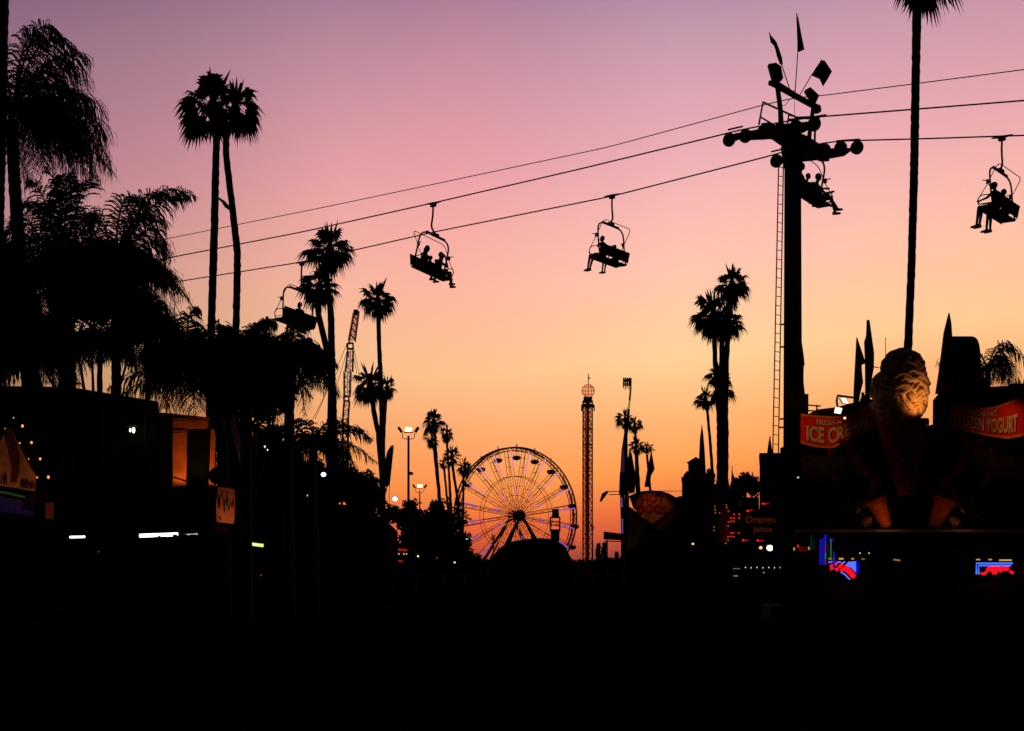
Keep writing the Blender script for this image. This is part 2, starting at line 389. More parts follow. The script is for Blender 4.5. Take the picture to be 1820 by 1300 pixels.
# --- people on the lift
def capsule(mb, a, b, ra, rb, seg=10):
    a = Vector(a); b = Vector(b)
    mb.ball(a, ra, 10, 6); mb.ball(b, rb, 10, 6); mb.tube([a, b], [ra, rb], seg)
def seated(label, o, M4, x, s=1.0, hand='lap', cap=False, hair='short', lean=0.0, knee=0.0, kick=0.0, turn=0.0, seatz=-2.50):
    """a person on the chair: M4 takes chair space to the world; hips at x along the bench"""
    mb = MB(); z0 = seatz
    def q(dx, y, z): return Vector((x + dx * s, y, z0 + z * s))
    hip = q(0, -.12, .10); bel = q(lean * .3, -.11, .26); ch = q(lean * .7, -.10, .46); nk = q(lean, -.05, .62); hd = q(lean * 1.2 + turn * .04, -.01, .77)
    for sg in (-1, 1):
        kn = q(sg * .11 + knee, .42, .09 + (.03 if sg > 0 else 0)); an = q(sg * .10 + knee, .47 + (kick if sg > 0 else kick * .4), -.42 + (.03 if sg > 0 else 0) + abs(kick) * .2)
        capsule(mb, q(sg * .09, -.08, .09), kn, .088 * s, .062 * s); capsule(mb, kn, an, .058 * s, .040 * s)
        sh = q(sg * .175 + lean * .8, -.08, .53)
        if hand == 'lap': el = q(sg * .24, .03, .30); hn = q(sg * .08, .26, .21)
        elif hand == 'bar': el = q(sg * .25, .10, .33); hn = q(sg * .17, .36, .30)
        elif hand == 'face': el = q(sg * .20, .18, .36); hn = q(sg * .05 + lean, .16, .68)
        else: el = q(sg * .30, -.05, .38); hn = q(sg * .42, -.16, .52)
        capsule(mb, sh, el, .052 * s, .042 * s); capsule(mb, el, hn, .038 * s, .027 * s)
        d = (hn - el).normalized(); sd = d.orthogonal().normalized(); up = d.cross(sd)
        pal = hn + d * .045 * s; capsule(mb, hn, pal, .030 * s, .034 * s, 8)
        for k, (ofs, ln) in enumerate(((-.028, .062), (-.010, .075), (.010, .070), (.028, .055))):
            b0 = pal + sd * ofs * s + d * .02 * s; b1 = b0 + d * ln * .55 * s - up * .006; b2 = b1 + (d * .7 - up * .7) * ln * .5 * s
            capsule(mb, b0, b1, .0095 * s, .009 * s, 6); capsule(mb, b1, b2, .009 * s, .008 * s, 6)
        capsule(mb, hn - sd * .022 * s, hn - sd * .055 * s + d * .035 * s, .011 * s, .009 * s, 6)
    capsule(mb, hip, bel, .150 * s, .140 * s, 12); capsule(mb, bel, ch, .140 * s, .150 * s, 12)
    capsule(mb, q(-.13 + lean * .8, -.09, .52), q(.13 + lean * .8, -.09, .52), .075 * s, .075 * s, 10)
    capsule(mb, ch, nk, .085 * s, .055 * s); capsule(mb, nk, hd - Vector((0, 0, .06 * s)), .052 * s, .05 * s)
    mb.ball(hd, (.078 * s, .098 * s, .118 * s), 14, 10); mb.ball(hd + Vector((turn * .02, .045, -.065)) * s, (.050 * s, .055 * s, .045 * s), 10, 6)
    mb.ball(hd + Vector((turn * .05, .100, -.015)) * s, (.014 * s, .022 * s, .024 * s), 8, 5)
    for sg in (-1, 1):
        mb.ball(hd + Vector((sg * .080, 0, -.005)) * s, (.012 * s, .022 * s, .032 * s), 8, 5)
    loc = M4 @ hip
    mb.v = [M4 @ v for v in mb.v]
    t = mb.build('person', SHIRT, loc=loc, smooth=True); t['_o'] = tuple(loc)
    tag(t, label, 'person', 'riders on the chairlift')
    md = t.modifiers.new('remesh', 'REMESH'); md.mode = 'VOXEL'; md.voxel_size = .0125; md.use_smooth_shade = True
    hb = MB(); hb.ball(hd + Vector((0, -.018, .025)) * s, (.088 * s, .102 * s, .108 * s), 12, 8)
    if hair == 'long':
        hb.tube([hd + Vector((0, -.06, .02)) * s, hd + Vector((0, -.09, -.14)) * s, hd + Vector((0, -.10, -.28)) * s], [.085 * s, .085 * s, .04 * s], 9)
    hb.v = [M4 @ v for v in hb.v]; hb.build('hair', HAIR, t, True)
    if cap:
        cb = MB(); cb.ball(hd + Vector((0, -.005, .045)) * s, (.096 * s, .110 * s, .085 * s), 12, 8)
        cb.prism([hd + Vector((a, b, .045)) * s for a, b in ((-.075, .08), (.075, .08), (.06, .17), (0, .195), (-.06, .17))], Vector((0, 0, .015)))
        cb.v = [M4 @ v for v in cb.v]; cb.build('cap', CLOTH, t, True)
    for sg in (-1, 1):
        an = q(sg * .10 + knee, .47 + (kick if sg > 0 else kick * .4), -.46 + (.03 if sg > 0 else 0) + abs(kick) * .2)
        sb = MB(); sb.ball(an + Vector((0, -.01, .0)) * s, (.046 * s, .065 * s, .05 * s)); sb.tube([an + Vector((0, -.06, -.03)) * s, an + Vector((0, .06, -.035)) * s, an + Vector((0, .17, -.05)) * s, an + Vector((0, .21, -.055)) * s], [.04 * s, .048 * s, .038 * s, .02 * s], 8)
        sb.v = [M4 @ v for v in sb.v]; sb.build('shoe', SHOE, t, True)
    return t
def chair_tf(px, py, D, yaw, roll=0, pitch=0):
    return Matrix.Translation(P(px, py, D)) @ Matrix.Rotation(yaw, 4, 'Z') @ Matrix.Rotation(roll, 4, 'Y') @ Matrix.Rotation(pitch, 4, 'X')
def arc_pts(pts, n=4):
    """round the corners of a polyline"""
    out_ = [pts[0]]
    for i in range(1, len(pts) - 1):
        a, b, c = Vector(pts[i - 1]), Vector(pts[i]), Vector(pts[i + 1])
        r_ = min((a - b).length, (c - b).length) * .45
        p0 = b + (a - b).normalized() * r_; p2 = b + (c - b).normalized() * r_
        out_ += [bez(p0, b, p2, k / n) for k in range(n + 1)]
    out_.append(pts[-1]); return [Vector(p) for p in out_]
def chair(label, px, py, D, yaw, roll=0, bar='down', mir=1, sc=1.0, dx=0.0, bk=.19):
    T0 = chair_tf(px, py, D, yaw, roll if dx == 0 else 0) @ Matrix.Scale(sc, 4); T = T0
    if dx: T = T0 @ Matrix.Translation((dx, 0, -1.1)) @ Matrix.Rotation(roll, 4, 'Y') @ Matrix.Translation((0, 0, 1.1))
    loc = P(px, py, D); t = thing('lift_chair', loc, label, 'chairlift chair', 'chairs of the chairlift')
    def put(mb, nm, m, tf=None): mb.v = [(tf or T) @ Vector(v) for v in mb.v]; return mb.build(nm, m, t)
    V = Vector
    mb = MB(); mb.tube([V((0, -.36, .02)), V((0, 0, .0)), V((0, .36, .02))], [.02, .055, .02], 6); mb.box((0, 0, -.05), .05, .11, .07); put(mb, 'cable_grip', STEEL, T0)
    mb = MB(); mb.tube(arc_pts([V((0, 0, -.05)), V((mir * .02, 0, -.45)), V((mir * .10, -.02, -.88)), V((mir * -.05 + dx, -.02, -1.10))], 5), .034, 8); mb.box((dx, -.02, -1.11), .14, .06, .05); put(mb, 'hanger_stem', STEEL, T0)
    mb = MB(); hw = .80
    mb.tube(arc_pts([V((-hw, -.20, -2.50)), V((-hw, -.10, -2.0)), V((-hw, 0, -1.17)), V((hw, 0, -1.17)), V((hw, -.10, -2.0)), V((hw, -.20, -2.50))], 6), .030, 8)
    mb.tube([V((-hw + .3, 0, -1.14)), V((hw - .3, 0, -1.14))], .042, 8)
    for sg in (-1, 1):
        mb.tube(arc_pts([V((sg * (hw + .02), -.28, -2.15)), V((sg * (hw + .03), .22, -2.12)), V((sg * (hw + .02), .34, -2.30)), V((sg * (hw + .0), .22, -2.52)), V((sg * hw, -.2, -2.54))], 5), .017, 6)
    put(mb, 'bail_frame', STEEL)
    mb = MB(); mb.box((0, .03, -2.53), .86, .24, .028); mb.tube([V((-.86, .27, -2.56)), V((.86, .27, -2.56))], .03, 6); put(mb, 'seat', PAD)
    mb = MB(); rt = Matrix.Rotation(R(12), 3, 'X')
    mb.box((0, -.27, -2.06 - bk), .88, .022, bk, rt); put(mb, 'backrest', PAD)
    for xx in (-.84, -.3, .3, .84):
        mb = MB(); mb.tube(arc_pts([V((xx, -.30, -2.26)), V((xx, -.27, -2.48)), V((xx, -.1, -2.56))], 3), .016, 6); put(mb, 'seat_bracket', STEEL)
    mb = MB()
    if bar == 'down':
        for sg in (-1, 1):
            mb.tube(arc_pts([V((sg * (hw + .05), -.05, -1.72)), V((sg * (hw + .05), .22, -1.95)), V((sg * (hw + .05), .48, -2.20)), V((sg * (hw - .1), .46, -2.26))], 3), .014, 6)
        mb.tube([V((-hw + .1, .46, -2.26)), V((hw - .1, .46, -2.26))], .016, 6)
    else:
        mb.tube(arc_pts([V((-hw - .05, -.04, -1.70)), V((-hw - .06, -.28, -1.25)), V((-hw + .05, -.34, -1.16)), V((hw - .05, -.34, -1.16)), V((hw + .06, -.28, -1.25)), V((hw + .05, -.04, -1.70))], 4), .015, 6)
        for sg in (-1, 1):
            mb.tube(arc_pts([V((sg * (hw + .05), -.04, -1.74)), V((sg * (hw + .06), .30, -2.28)), V((sg * (hw + .02), .22, -2.44)), V((sg * (hw + .02), -.1, -2.40))], 4), .014, 6)
    for sg in (-1, 1):
        mb.box((sg * (hw + .04), .0, -1.72), .03, .04, .07); mb.tube([V((sg * (hw + .04), 0, -1.68)), V((sg * (hw + .08), .16, -1.66))], .016, 6)
    put(mb, 'safety_bar', STEEL)
    return T
YB = math.atan2(.756, .655); YA = YB + math.pi
# rider chairs: facing right on the upper rope
T1 = chair('two-seat chair hanging from the upper rope, tilted down to the right, two riders facing right', 770, 362, DA(770), YA + .04, R(-9.5), 'up', 1, 1.1, -.14)
seated('person with long hair sitting at the left end of the right-facing chair', None, T1, .34, hair='long', hand='lap', knee=.05)
seated('person with legs stretched out, hands raised to the face, right-facing chair', None, T1, -.42, hand='face', kick=.22)
seated('small child sitting between the two riders of the right-facing chair', None, T1, .10, s=.66, hand='lap')
T2 = chair('chair on the lower rope in mid sky seen from behind, two riders facing left', 1088, 348, DB(1088), YB, R(5), 'up', 1)
seated('person at the left end of the mid-sky chair, legs dangling left, arm over the backrest', None, T2, -.48, hand='rest', kick=.08, s=.92, knee=-.04)
seated('person at the right end of the mid-sky chair, only the head above the backrest', None, T2, .30, s=.74, hand='lap')
T3 = chair('chair passing behind the fan palms at left, one rider seen from behind', 537, 467, DB(537), YB, R(9), 'up', 1, 1.12, bk=.235)
seated('person riding alone in the middle of the chair beside the fan palms', None, T3, .12, hand='lap', hair='short')
T4 = chair('rightmost chair on the lower rope at the edge of the view, riders facing left', 1781, 244, DB(1781), YB, R(7), 'up', 1)
seated('person in a peaked cap on the rightmost chair, facing left', None, T4, -.38, hand='bar', cap=True, turn=-.5)
seated('person behind the capped rider on the rightmost chair, leaning back', None, T4, .28, hand='lap', s=.97, kick=-.05)
T5 = chair('chair passing right in front of the lift tower, three riders facing right', 1450, 209, DA(1450), YA, R(-9), 'up', -1, 1.08)
seated('person hidden partly by the tower column, left rider of the chair at the tower', None, T5, .52, hand='lap')
seated('small child in the middle of the chair passing the tower', None, T5, .12, s=.78, hand='lap')
seated('person with covered knees at the right end of the chair passing the tower', None, T5, -.46, hand='bar', kick=.3)

# --- the tower
TD = 57.4
base = ground_at(1409, TD)
tw = thing('lift_tower', base, 'tall chairlift tower with crossarm, pulley wheels, lamps and side ladder', 'lift tower')
mb = MB(); m = TD / F
mb.tube([Vector((base.x, TD, -.1)), P(1409, 268, TD)], [18 * m, 14.5 * m], 18); mb.build('column', CONC, tw)
mb = MB(); mb.box((base.x, TD, .2), .9, .9, .25); mb.build('footing', CONC, tw)
# crossarm
pa = P(1366, 230, DA(1366)); pb = P(1462, 276, DB(1462)); ax = (pb - pa).normalized()
mb = MB(); ctr = (pa + pb) / 2
mb.tube([pa - ax * .25, ctr - ax * .3, ctr + ax * .3, pb + ax * .2], [.20, .36, .38, .24], 4, square=True)
mb.tube([P(1409, 262, TD), P(1409, 300, TD)], [.42, .30], 8); mb.build('crossarm', STEEL, tw)
def sheaves(tab, Df, xs, beam, guard):
    for x in xs:
        y = lerp_tab(tab, x) + 12.5; c = P(x, y, Df(x)); mb = MB(); mb.wheel(c, NB_, .235, .09, 20)
        w_ = mb.build('pulley_wheel', STEEL, tw)
        mb = MB(); mb.wheel(c, NB_, .07, .16, 10); mb.build('wheel_hub', STEEL, w_)
    for pts in beam:
        mb = MB(); mb.prism([P(x, y, Df(x)) - NB_ * .10 for x, y in pts], NB_ * .2); mb.build('pulley_beam', STEEL, tw)
    for pts in guard:
        mb = MB(); mb.tube([P(x, y, Df(x)) for x, y in pts], .035, 4, square=True); mb.build('cable_guard', STEEL, tw)
sheaves(TA, DA, (1296, 1325, 1356, 1386, 1414, 1447),
        [[(1296, 243), (1310, 238), (1380, 226), (1382, 244), (1368, 247), (1328, 249), (1316, 246), (1300, 252)], [(1390, 222), (1452, 216), (1450, 222), (1424, 236), (1398, 238)]],
        [[(1294, 231), (1320, 225)], [(1402, 213), (1455, 208)]])
sheaves(TB, DB, (1380, 1408, 1436, 1465, 1494, 1523),
        [[(1378, 292), (1384, 284), (1420, 272), (1470, 265), (1515, 264), (1498, 277), (1465, 283), (1425, 287), (1400, 289)]],
        [[(1371, 270), (1398, 264)], [(1487, 251), (1528, 248)]])
mb = MB()
mb.tube([P(1389, 240, 56.8), P(1387, 195, 56.8), P(1380, 140, 56.8)], [.125, .10, .10], 4, square=True)
mb.tube([P(1434, 275, 58.2), P(1440, 230, 58.2), P(1447, 180, 58.2)], [.12, .09, .09], 4, square=True)
mb.build('mast_post', STEEL, tw)
mb = MB(); mb.tube([P(1368, 147, 56.5), P(1382, 152, 56.7), P(1412, 170, 57.5), P(1445, 188, 58.2), P(1457, 197, 58.5)], [.10, .13, .11, .11, .09], 4, square=True); mb.build('head_beam', STEEL, tw)
mb = MB(); q_ = lambda x, y: P(x, y, 56.3)
mb.tube([P(1349, 222, 55.9), P(1356, 182, 55.9), P(1420, 211, 57.4)], .036, 5); mb.tube([P(1353, 209, 55.9), P(1375, 222, 56.3)], .03, 5)
mb.tube([P(1398, 230, 56.6), P(1402, 205, 56.6), P(1418, 209, 57.2), P(1440, 208, 57.8)], .03, 5)
mb.tube([P(1412, 160, 57.4), P(1413, 232, 57.4)], .008, 4)
mb.tube([P(1418, 245, 57.6), P(1422, 222, 57.6)], .02, 5); mb.tube([P(1404, 238, 57), P(1422, 248, 57.4)], .025, 5)
mb.tube([P(1381, 189, 56.8), P(1396, 187, 57), P(1404, 176, 57.2), P(1420, 172, 57.6)], .012, 5)
mb.build('work_railing', STEEL, tw)
for nm, pts, D in (('tower_lamp', [(1365, 116), (1378, 114), (1387, 120), (1391, 141), (1384, 147), (1372, 142)], 56.6),
                   ('tower_lamp', [(1430, 162), (1439, 157), (1455, 172), (1450, 183), (1441, 180)], 58.2),
                   ('tower_lamp', [(1444, 184), (1458, 190), (1457, 200), (1450, 201), (1445, 196)], 58.5)):
    mb = MB(); mb.prism([P(x, y, D) + Vector((0, -.15, 0)) for x, y in pts], Vector((0, .3, 0))); mb.build(nm, STEEL, tw)
mb = MB()
for x0, x1 in ((1384, 1373.5), (1392.5, 1383.5)):
    mb.tube([P(x0, 290, TD - .35), P(x1, 806, TD - .35), P(x1, gy(TD) - 60, TD - .35)], .022, 5)
y = 297
while y < 1010:
    t_ = (y - 290) / 516
    mb.tube([P(1384 - 10.5 * t_, y, TD - .35), P(1392.5 - 9 * t_, y + 1.5, TD - .35)], .013, 4); y += 16.4
for y in (577, 617, 745, 760):
    t_ = (y - 290) / 516; mb.tube([P(1392.5 - 9 * t_, y, TD - .35), P(1396, y, TD - .1)], .03, 4)
mb.build('ladder', STEEL, tw)
def flag_thing(name, label, poly, pole, D, clothm, th=.04, group=None, cat='flag', pr=.02):
    b = P(pole[0][0], pole[0][1], D); 
    if b.z < 0: b.z = 0
    t = thing(name, b, label, cat, group)
    mb = MB(); mb.tube([P(x, y, D) for x, y in pole], pr, 6); mb.build('pole', STEEL, t)
    # cloth with folds, given a real ripple in depth
    mb = MB(); n = len(poly); cx = sum(p[0] for p in poly) / n; ym = [p[1] for p in poly]
    pts = []
    for i, (x, y) in enumerate(poly):
        pts.append(P(x, y, D) + Vector((0, .10 * math.sin(i * 2.1 + D) + .25 * (x - cx) * D / F, 0)))
    mb.prism(pts, Vector((0, th, 0))); mb.build('cloth', clothm, t)
    return t
flag_thing('flag', 'narrow furled flag on the left pole above the lift tower', [(1367, 58), (1370, 63), (1379, 76), (1386, 87), (1391, 102), (1391, 116), (1387, 112), (1381, 98), (1376, 84), (1370, 75)], [(1404, 160), (1388, 112), (1367, 58)], 57.2, BLUECL, group='flags on the lift tower', pr=.018)
flag_thing('flag', 'upright pennant on the tallest pole above the lift tower', [(1416, 24), (1419, 32), (1424, 64), (1431, 86), (1418, 93), (1418, 50)], [(1413, 166), (1418, 93), (1418, 40), (1416, 24)], 57.5, BLUECL, group='flags on the lift tower', pr=.018)
flag_thing('flag', 'square flag blown out on the right pole above the lift tower', [(1461, 106), (1466, 108), (1479, 127), (1472, 140), (1463, 154), (1456, 142), (1443, 134), (1449, 122)], [(1421, 170), (1443, 133), (1461, 106)], 57.8, BLUECL, group='flags on the lift tower', pr=.018)

# ================================================================== PALMS AND TREES
# far left
feather_palm('huge drooping palm at the top left corner of the view', 22, 205, 61, [(20, 215, 22), (26, 330, 22), (36, 470, 24), (52, 700, 26)],
    [(70, 20, 138, 95), (90, 40, 165, 160), (110, 80, 176, 235), (140, 150, 199, 310), (60, -10, 110, 70), (120, 170, 160, 320), (80, 60, 150, 200), (130, 190, 185, 330), (90, 150, 120, 330), (60, 200, 100, 300),
     (40, 30, 75, 70), (100, 60, 160, 110), (70, 110, 60, 330), (-40, 20, -120, 140), (-60, 100, -110, 260), (-20, 60, -40, 330), (0, 0, -60, 60), (20, 260, 60, 330), (130, 110, 190, 280), (100, 120, 140, 260), (150, 200, 192, 300), (160, 170, 196, 250), (110, 190, 130, 310), (80, 200, 70, 300), (120, 230, 165, 315), (140, 120, 182, 200)],
    nrand=18, rlen=165, L=1.25, seed=3, group='feather palms at left', n=60, hang=.8)
tB = thing('palm_tree', ground_at(0, 61), 'dark palm trunk cut by the left edge of the view', 'palm tree', 'feather palms at left')
trunk_mesh([(2, -60, 30), (0, 75, 28), (-6, 400, 26), (-10, 900, 24)], 61, seed=9).build('trunk', TRUNK, tB)
feather_palm('palm behind the huge one with one upright herringbone frond', 100, 500, 62, [(110, 500, 26), (118, 600, 30), (120, 700, 32)],
    [(125, 350, 85, 300, -10), (170, 330, 158, 430), (60, 360, 30, 400), (40, 370, -5, 420), (90, 300, 45, 390), (190, 400, 210, 520), (20, 430, -20, 560), (160, 280, 128, 330), (30, 460, 20, 620), (150, 470, 200, 610),
     (60, 480, 60, 660), (110, 440, 40, 560), (200, 430, 160, 600), (60, 420, 70, 640), (100, 340, 60, 330), (135, 330, 120, 320), (150, 340, 150, 380), (80, 350, 48, 370), (110, 360, 100, 330), (160, 380, 165, 440), (60, 390, 45, 440), (40, 430, 15, 430)],
    nrand=22, rlen=120, L=1.15, seed=5, group='feather palms at left', n=58, hang=.45)
feather_palm('palm with long fronds reaching right toward the twin fan palms', 205, 480, 62.6, [(205, 480, 18), (205, 560, 17), (208, 760, 18)],
    [(255, 300, 351, 352), (230, 340, 300, 400), (270, 390, 296, 455), (265, 450, 338, 532), (245, 480, 330, 600), (250, 520, 322, 640), (180, 350, 165, 400), (210, 330, 250, 360), (170, 420, 140, 520), (280, 360, 290, 440),
     (240, 400, 300, 520), (160, 470, 130, 620), (240, 560, 290, 660), (200, 430, 190, 620), (150, 380, 110, 480), (230, 330, 300, 350), (265, 430, 345, 545), (270, 490, 342, 615), (260, 540, 335, 690), (260, 330, 335, 350), (250, 400, 318, 560), (240, 520, 300, 640), (270, 450, 322, 500)],
    nrand=24, rlen=110, L=1.05, seed=7, group='feather palms at left', n=64, hang=.62)
feather_palm('lower palm in front of the flat roof, fringed fronds above the orange light', 345, 660, 63.5, [(352, 655, 16), (380, 720, 18), (394, 780, 20), (398, 900, 22)],
    [(270, 640, 196, 690), (290, 650, 205, 720), (320, 560, 352, 548), (300, 590, 318, 640), (390, 540, 405, 600), (300, 610, 250, 700), (300, 680, 300, 730), (340, 690, 350, 740), (400, 640, 420, 720), (380, 660, 400, 730), (310, 640, 330, 735), (330, 590, 300, 600)],
    nrand=20, rlen=95, L=1.05, seed=11, group='feather palms at left', n=60, hang=.95, low=.3)
feather_palm('middle palm whose round crown meets the base of the twin fan palms', 440, 640, 54, [(440, 640, 18), (438, 760, 20), (436, 900, 22)],
    [(420, 560, 395, 600), (440, 540, 470, 590), (455, 560, 478, 620), (410, 570, 370, 640), (480, 600, 520, 690), (460, 540, 485, 575), (430, 620, 460, 740), (400, 620, 390, 760), (470, 650, 490, 770), (380, 600, 340, 700)],
    nrand=26, rlen=105, L=.7, seed=13, group='feather palms at left', n=60, hang=.85)
feather_palm('palm below the lone chair rider with fronds hanging to its right', 520, 640, 58, [(516, 640, 17), (514, 740, 18), (512, 900, 20)],
    [(540, 580, 572, 640), (560, 570, 586, 690), (500, 570, 470, 610), (560, 640, 600, 700), (510, 560, 540, 575), (500, 640, 490, 760), (530, 650, 545, 740), (470, 620, 450, 720), (540, 620, 560, 680), (490, 600, 500, 740)],
    nrand=26, rlen=88, L=.7, seed=17, group='feather palms at left', n=58, hang=.85)
feather_palm('low palm with spread fronds under the pair of mid-height fan palms', 556, 800, 62, [(556, 800, 16), (556, 900, 18)],
    [(590, 735, 645, 765), (600, 760, 672, 825), (520, 720, 480, 780), (570, 730, 610, 750), (560, 740, 520, 745), (620, 740, 660, 780), (600, 790, 650, 860), (500, 760, 460, 860), (540, 760, 550, 850), (610, 770, 640, 850), (520, 750, 500, 850)],
    nrand=12, rlen=85, L=.65, seed=19, group='feather palms at left', n=44, hang=.7)
feather_palm('young palm peeping from behind the black slide at right', 1755, 660, 80, [(1755, 660, 9), (1757, 760, 10)],
    [(1780, 585, 1818, 650), (1765, 590, 1790, 625), (1700, 600, 1660, 650), (1800, 620, 1812, 680), (1740, 600, 1720, 640), (1770, 620, 1770, 680), (1780, 610, 1800, 660), (1790, 600, 1812, 665)], nrand=5, rlen=60, L=.9, seed=21, group='palms at right', n=34, hang=.9)
# tall fan palms
fan_palm('left and taller of the twin fan palms with thin trunks', 378, 188, 62, 85, [(386, 215, 13), (383, 300, 13), (381, 400, 14), (376, 560, 14), (374, 700, 16)], 18, 31, group='twin fan palms', extra=[(-70, 2), (-62, 50), (-50, -42), (0, -78), (-22, -66), (-66, -14), (-48, 56), (-60, 30), (20, -64)])
fan_palm('right of the twin fan palms, trunk leaning in to the crown', 418, 192, 50, 86, [(401, 220, 12), (402, 280, 12), (410, 345, 12), (422, 450, 13), (420, 560, 13), (415, 700, 15)], 15, 32, group='twin fan palms', extra=[(50, 22), (42, 42), (10, -60), (34, -48), (50, 5), (-10, -60), (30, 46)])
mb = MB(); mb.tube([P(388, 352, 85), P(397, 359, 85.2), P(403, 367, 85.5), P(413, 376, 86)], [.05, .09, .12, .05], 6); tag(mb.build('dead_frond', TRUNK, loc=P(400, 364, 85.5)), 'short dead frond stub bridging the trunks of the twin fan palms', 'palm frond')
fan_palm('upper fan palm whose crown touches the haul rope, left of the swing ride', 586, 443, 46, 90, [(580, 480, 9), (588, 560, 12), (590, 660, 13), (588, 760, 14), (586, 860, 15)], 28, 34, extra=[(-62, -2), (50, -5), (45, 12), (-18, -48), (0, -44), (-50, 15)])
fan_palm('shorter fan palm under the crown of its neighbour, beside the lone rider', 568, 508, 40, 84, [(562, 530, 11), (566, 560, 11), (580, 620, 11), (592, 690, 12), (594, 860, 14)], 26, 35, extra=[(-40, 0), (42, 8), (-30, 10)])
fan_palm('slender fan palm standing alone right of the swing ride mast', 671, 534, 36, 100, [(672, 556, 8), (674, 620, 8), (678, 700, 9), (680, 850, 10)], 26, 36, extra=[(-38, 0), (-28, 18), (30, 20), (2, -34)])
fan_palm('leaning fan palm with a low ragged crown by the slender one', 658, 682, 36, 95, [(662, 700, 9), (664, 730, 9), (672, 770, 9), (680, 860, 10)], 24, 37, extra=[(-30, 30), (-34, 10)])
fan_palm('fan palm crown half hidden behind the slender trunk', 688, 688, 22, 104, [(686, 700, 7), (682, 760, 7), (680, 860, 8)], 18, 38)
fan_palm('first of the distant fan palms left of the ferris wheel, tallest', 771, 748, 24, 165, [(772, 765, 5), (776, 820, 5), (782, 900, 7)], 20, 41, group='distant fan palms by the ferris wheel', extra=[(-22, 26), (22, 4)])
fan_palm('distant fan palm right behind the tallest by the ferris wheel', 794, 771, 17, 170, [(794, 782, 4), (798, 840, 4), (802, 920, 6)], 16, 42, group='distant fan palms by the ferris wheel')
fan_palm('distant palm with a lower crown hanging left', 768, 780, 17, 172, [(770, 790, 4), (777, 850, 5), (783, 900, 6)], 14, 43, group='distant fan palms by the ferris wheel')
fan_palm('distant palm with dense crown third from the left', 803, 811, 20, 160, [(804, 825, 5), (812, 880, 5), (820, 960, 7)], 18, 44, group='distant fan palms by the ferris wheel')
fan_palm('smallest distant palm touching the ferris wheel rim', 826, 830, 18, 158, [(824, 840, 4), (823, 900, 4), (822, 970, 6)], 18, 45, group='distant fan palms by the ferris wheel')
fan_palm('distant palm with small crown left of the dense one', 788, 822, 13, 175, [(789, 832, 4), (796, 900, 4)], 12, 46, group='distant fan palms by the ferris wheel')
fan_palm('low drooping palm against the left edge of the wheel', 822, 918, 16, 150, [(822, 925, 4), (822, 980, 5)], 12, 47, group='distant fan palms by the ferris wheel', extra=[(20, 2)])
fan_palm('tiny palm seen through the spokes of the ferris wheel', 876, 954, 6, 420, [(877, 958, 1.6), (877, 990, 2)], 9, 48, group='distant fan palms by the ferris wheel')
fan_palm('tiny palm just right of the drop tower', 1053, 937, 7, 300, [(1053, 942, 2), (1053, 990, 3)], 9, 49, group='distant fan palms by the ferris wheel')
for i, (x, y, r_, tw_, sd, lb) in enumerate([(1111, 744, 19, 6, 51, 'palm in front of the blue ride pylon, highest of its group'), (1128, 755, 16, 4, 52, 'palm just right of the blue ride pylon, second highest'),
    (1131, 792, 17, 4, 53, 'palm leaning beside the dark red flags'), (1149, 796, 12, 4, 54, 'smallest palm of the group right of the ride pylon')]):
    fan_palm(lb, x, y, r_, 180 + i * 5, [(x + 1, y + 12, tw_), (x + 3 + i * 2, 900, tw_ + 1)], 16, sd, group='palms around the blue ride pylon', extra=[((-20 if i == 0 else 18), 2), (14, -10)])
fan_palm('tallest of the cluster of fan palms left of the lift tower', 1301, 505, 37, 95, [(1295, 520, 9), (1296, 560, 10), (1291, 640, 10), (1287, 760, 15), (1284, 860, 18)], 26, 61, group='fan palm cluster left of the lift tower', extra=[(30, 22), (8, -38), (-5, -36), (36, 5)])
fan_palm('wide fan palm at the left of the cluster by the lift tower', 1268, 560, 44, 97, [(1269, 580, 9), (1271, 640, 9), (1280, 740, 13), (1284, 860, 18)], 30, 62, group='fan palm cluster left of the lift tower', extra=[(-48, 2), (-30, -48), (-22, 40), (-40, 22)])
fan_palm('third fan palm of the cluster, right and lower', 1290, 572, 36, 93, [(1283, 590, 9), (1283, 660, 10), (1286, 860, 16)], 26, 63, group='fan palm cluster left of the lift tower', extra=[(40, 8), (28, 26)])
fan_palm('fan palm low behind the cluster trunks', 1278, 666, 27, 110, [(1279, 690, 9), (1283, 760, 12), (1284, 860, 14)], 22, 64, group='fan palm cluster left of the lift tower')
fan_palm('ragged fan palm crown wrapped round the cluster trunks', 1283, 690, 27, 90, [(1284, 700, 17), (1286, 760, 19), (1284, 850, 22), (1286, 900, 30)], 22, 65, group='fan palm cluster left of the lift tower')
fan_palm('slim fan palm bending left beside the cluster', 1254, 708, 22, 100, [(1256, 720, 5), (1261, 770, 5), (1267, 850, 6)], 18, 66, group='fan palm cluster left of the lift tower', extra=[(-26, 6), (-20, 16)])
fan_palm('very tall single palm right of the lift tower, crown cut by the top edge', 1638, -46, 70, 75, [(1630, 10, 17), (1628, 120, 15), (1625, 300, 15), (1620, 480, 14), (1614, 620, 15), (1612, 700, 16)], 34, 71, group='palms at right', extra=[(55, 30), (-48, 30), (30, 45), (-20, 50)], low=-.6)
feather_palm('palm low at the far left filling the gap under the huge one', 50, 640, 63, [(62, 640, 14), (64, 720, 15)],
    [(20, 560, -20, 620), (60, 540, 60, 560), (100, 560, 130, 640), (90, 640, 110, 700), (20, 640, 0, 700)], nrand=24, rlen=95, L=.9, seed=23, group='feather palms at left', n=56, hang=.6)
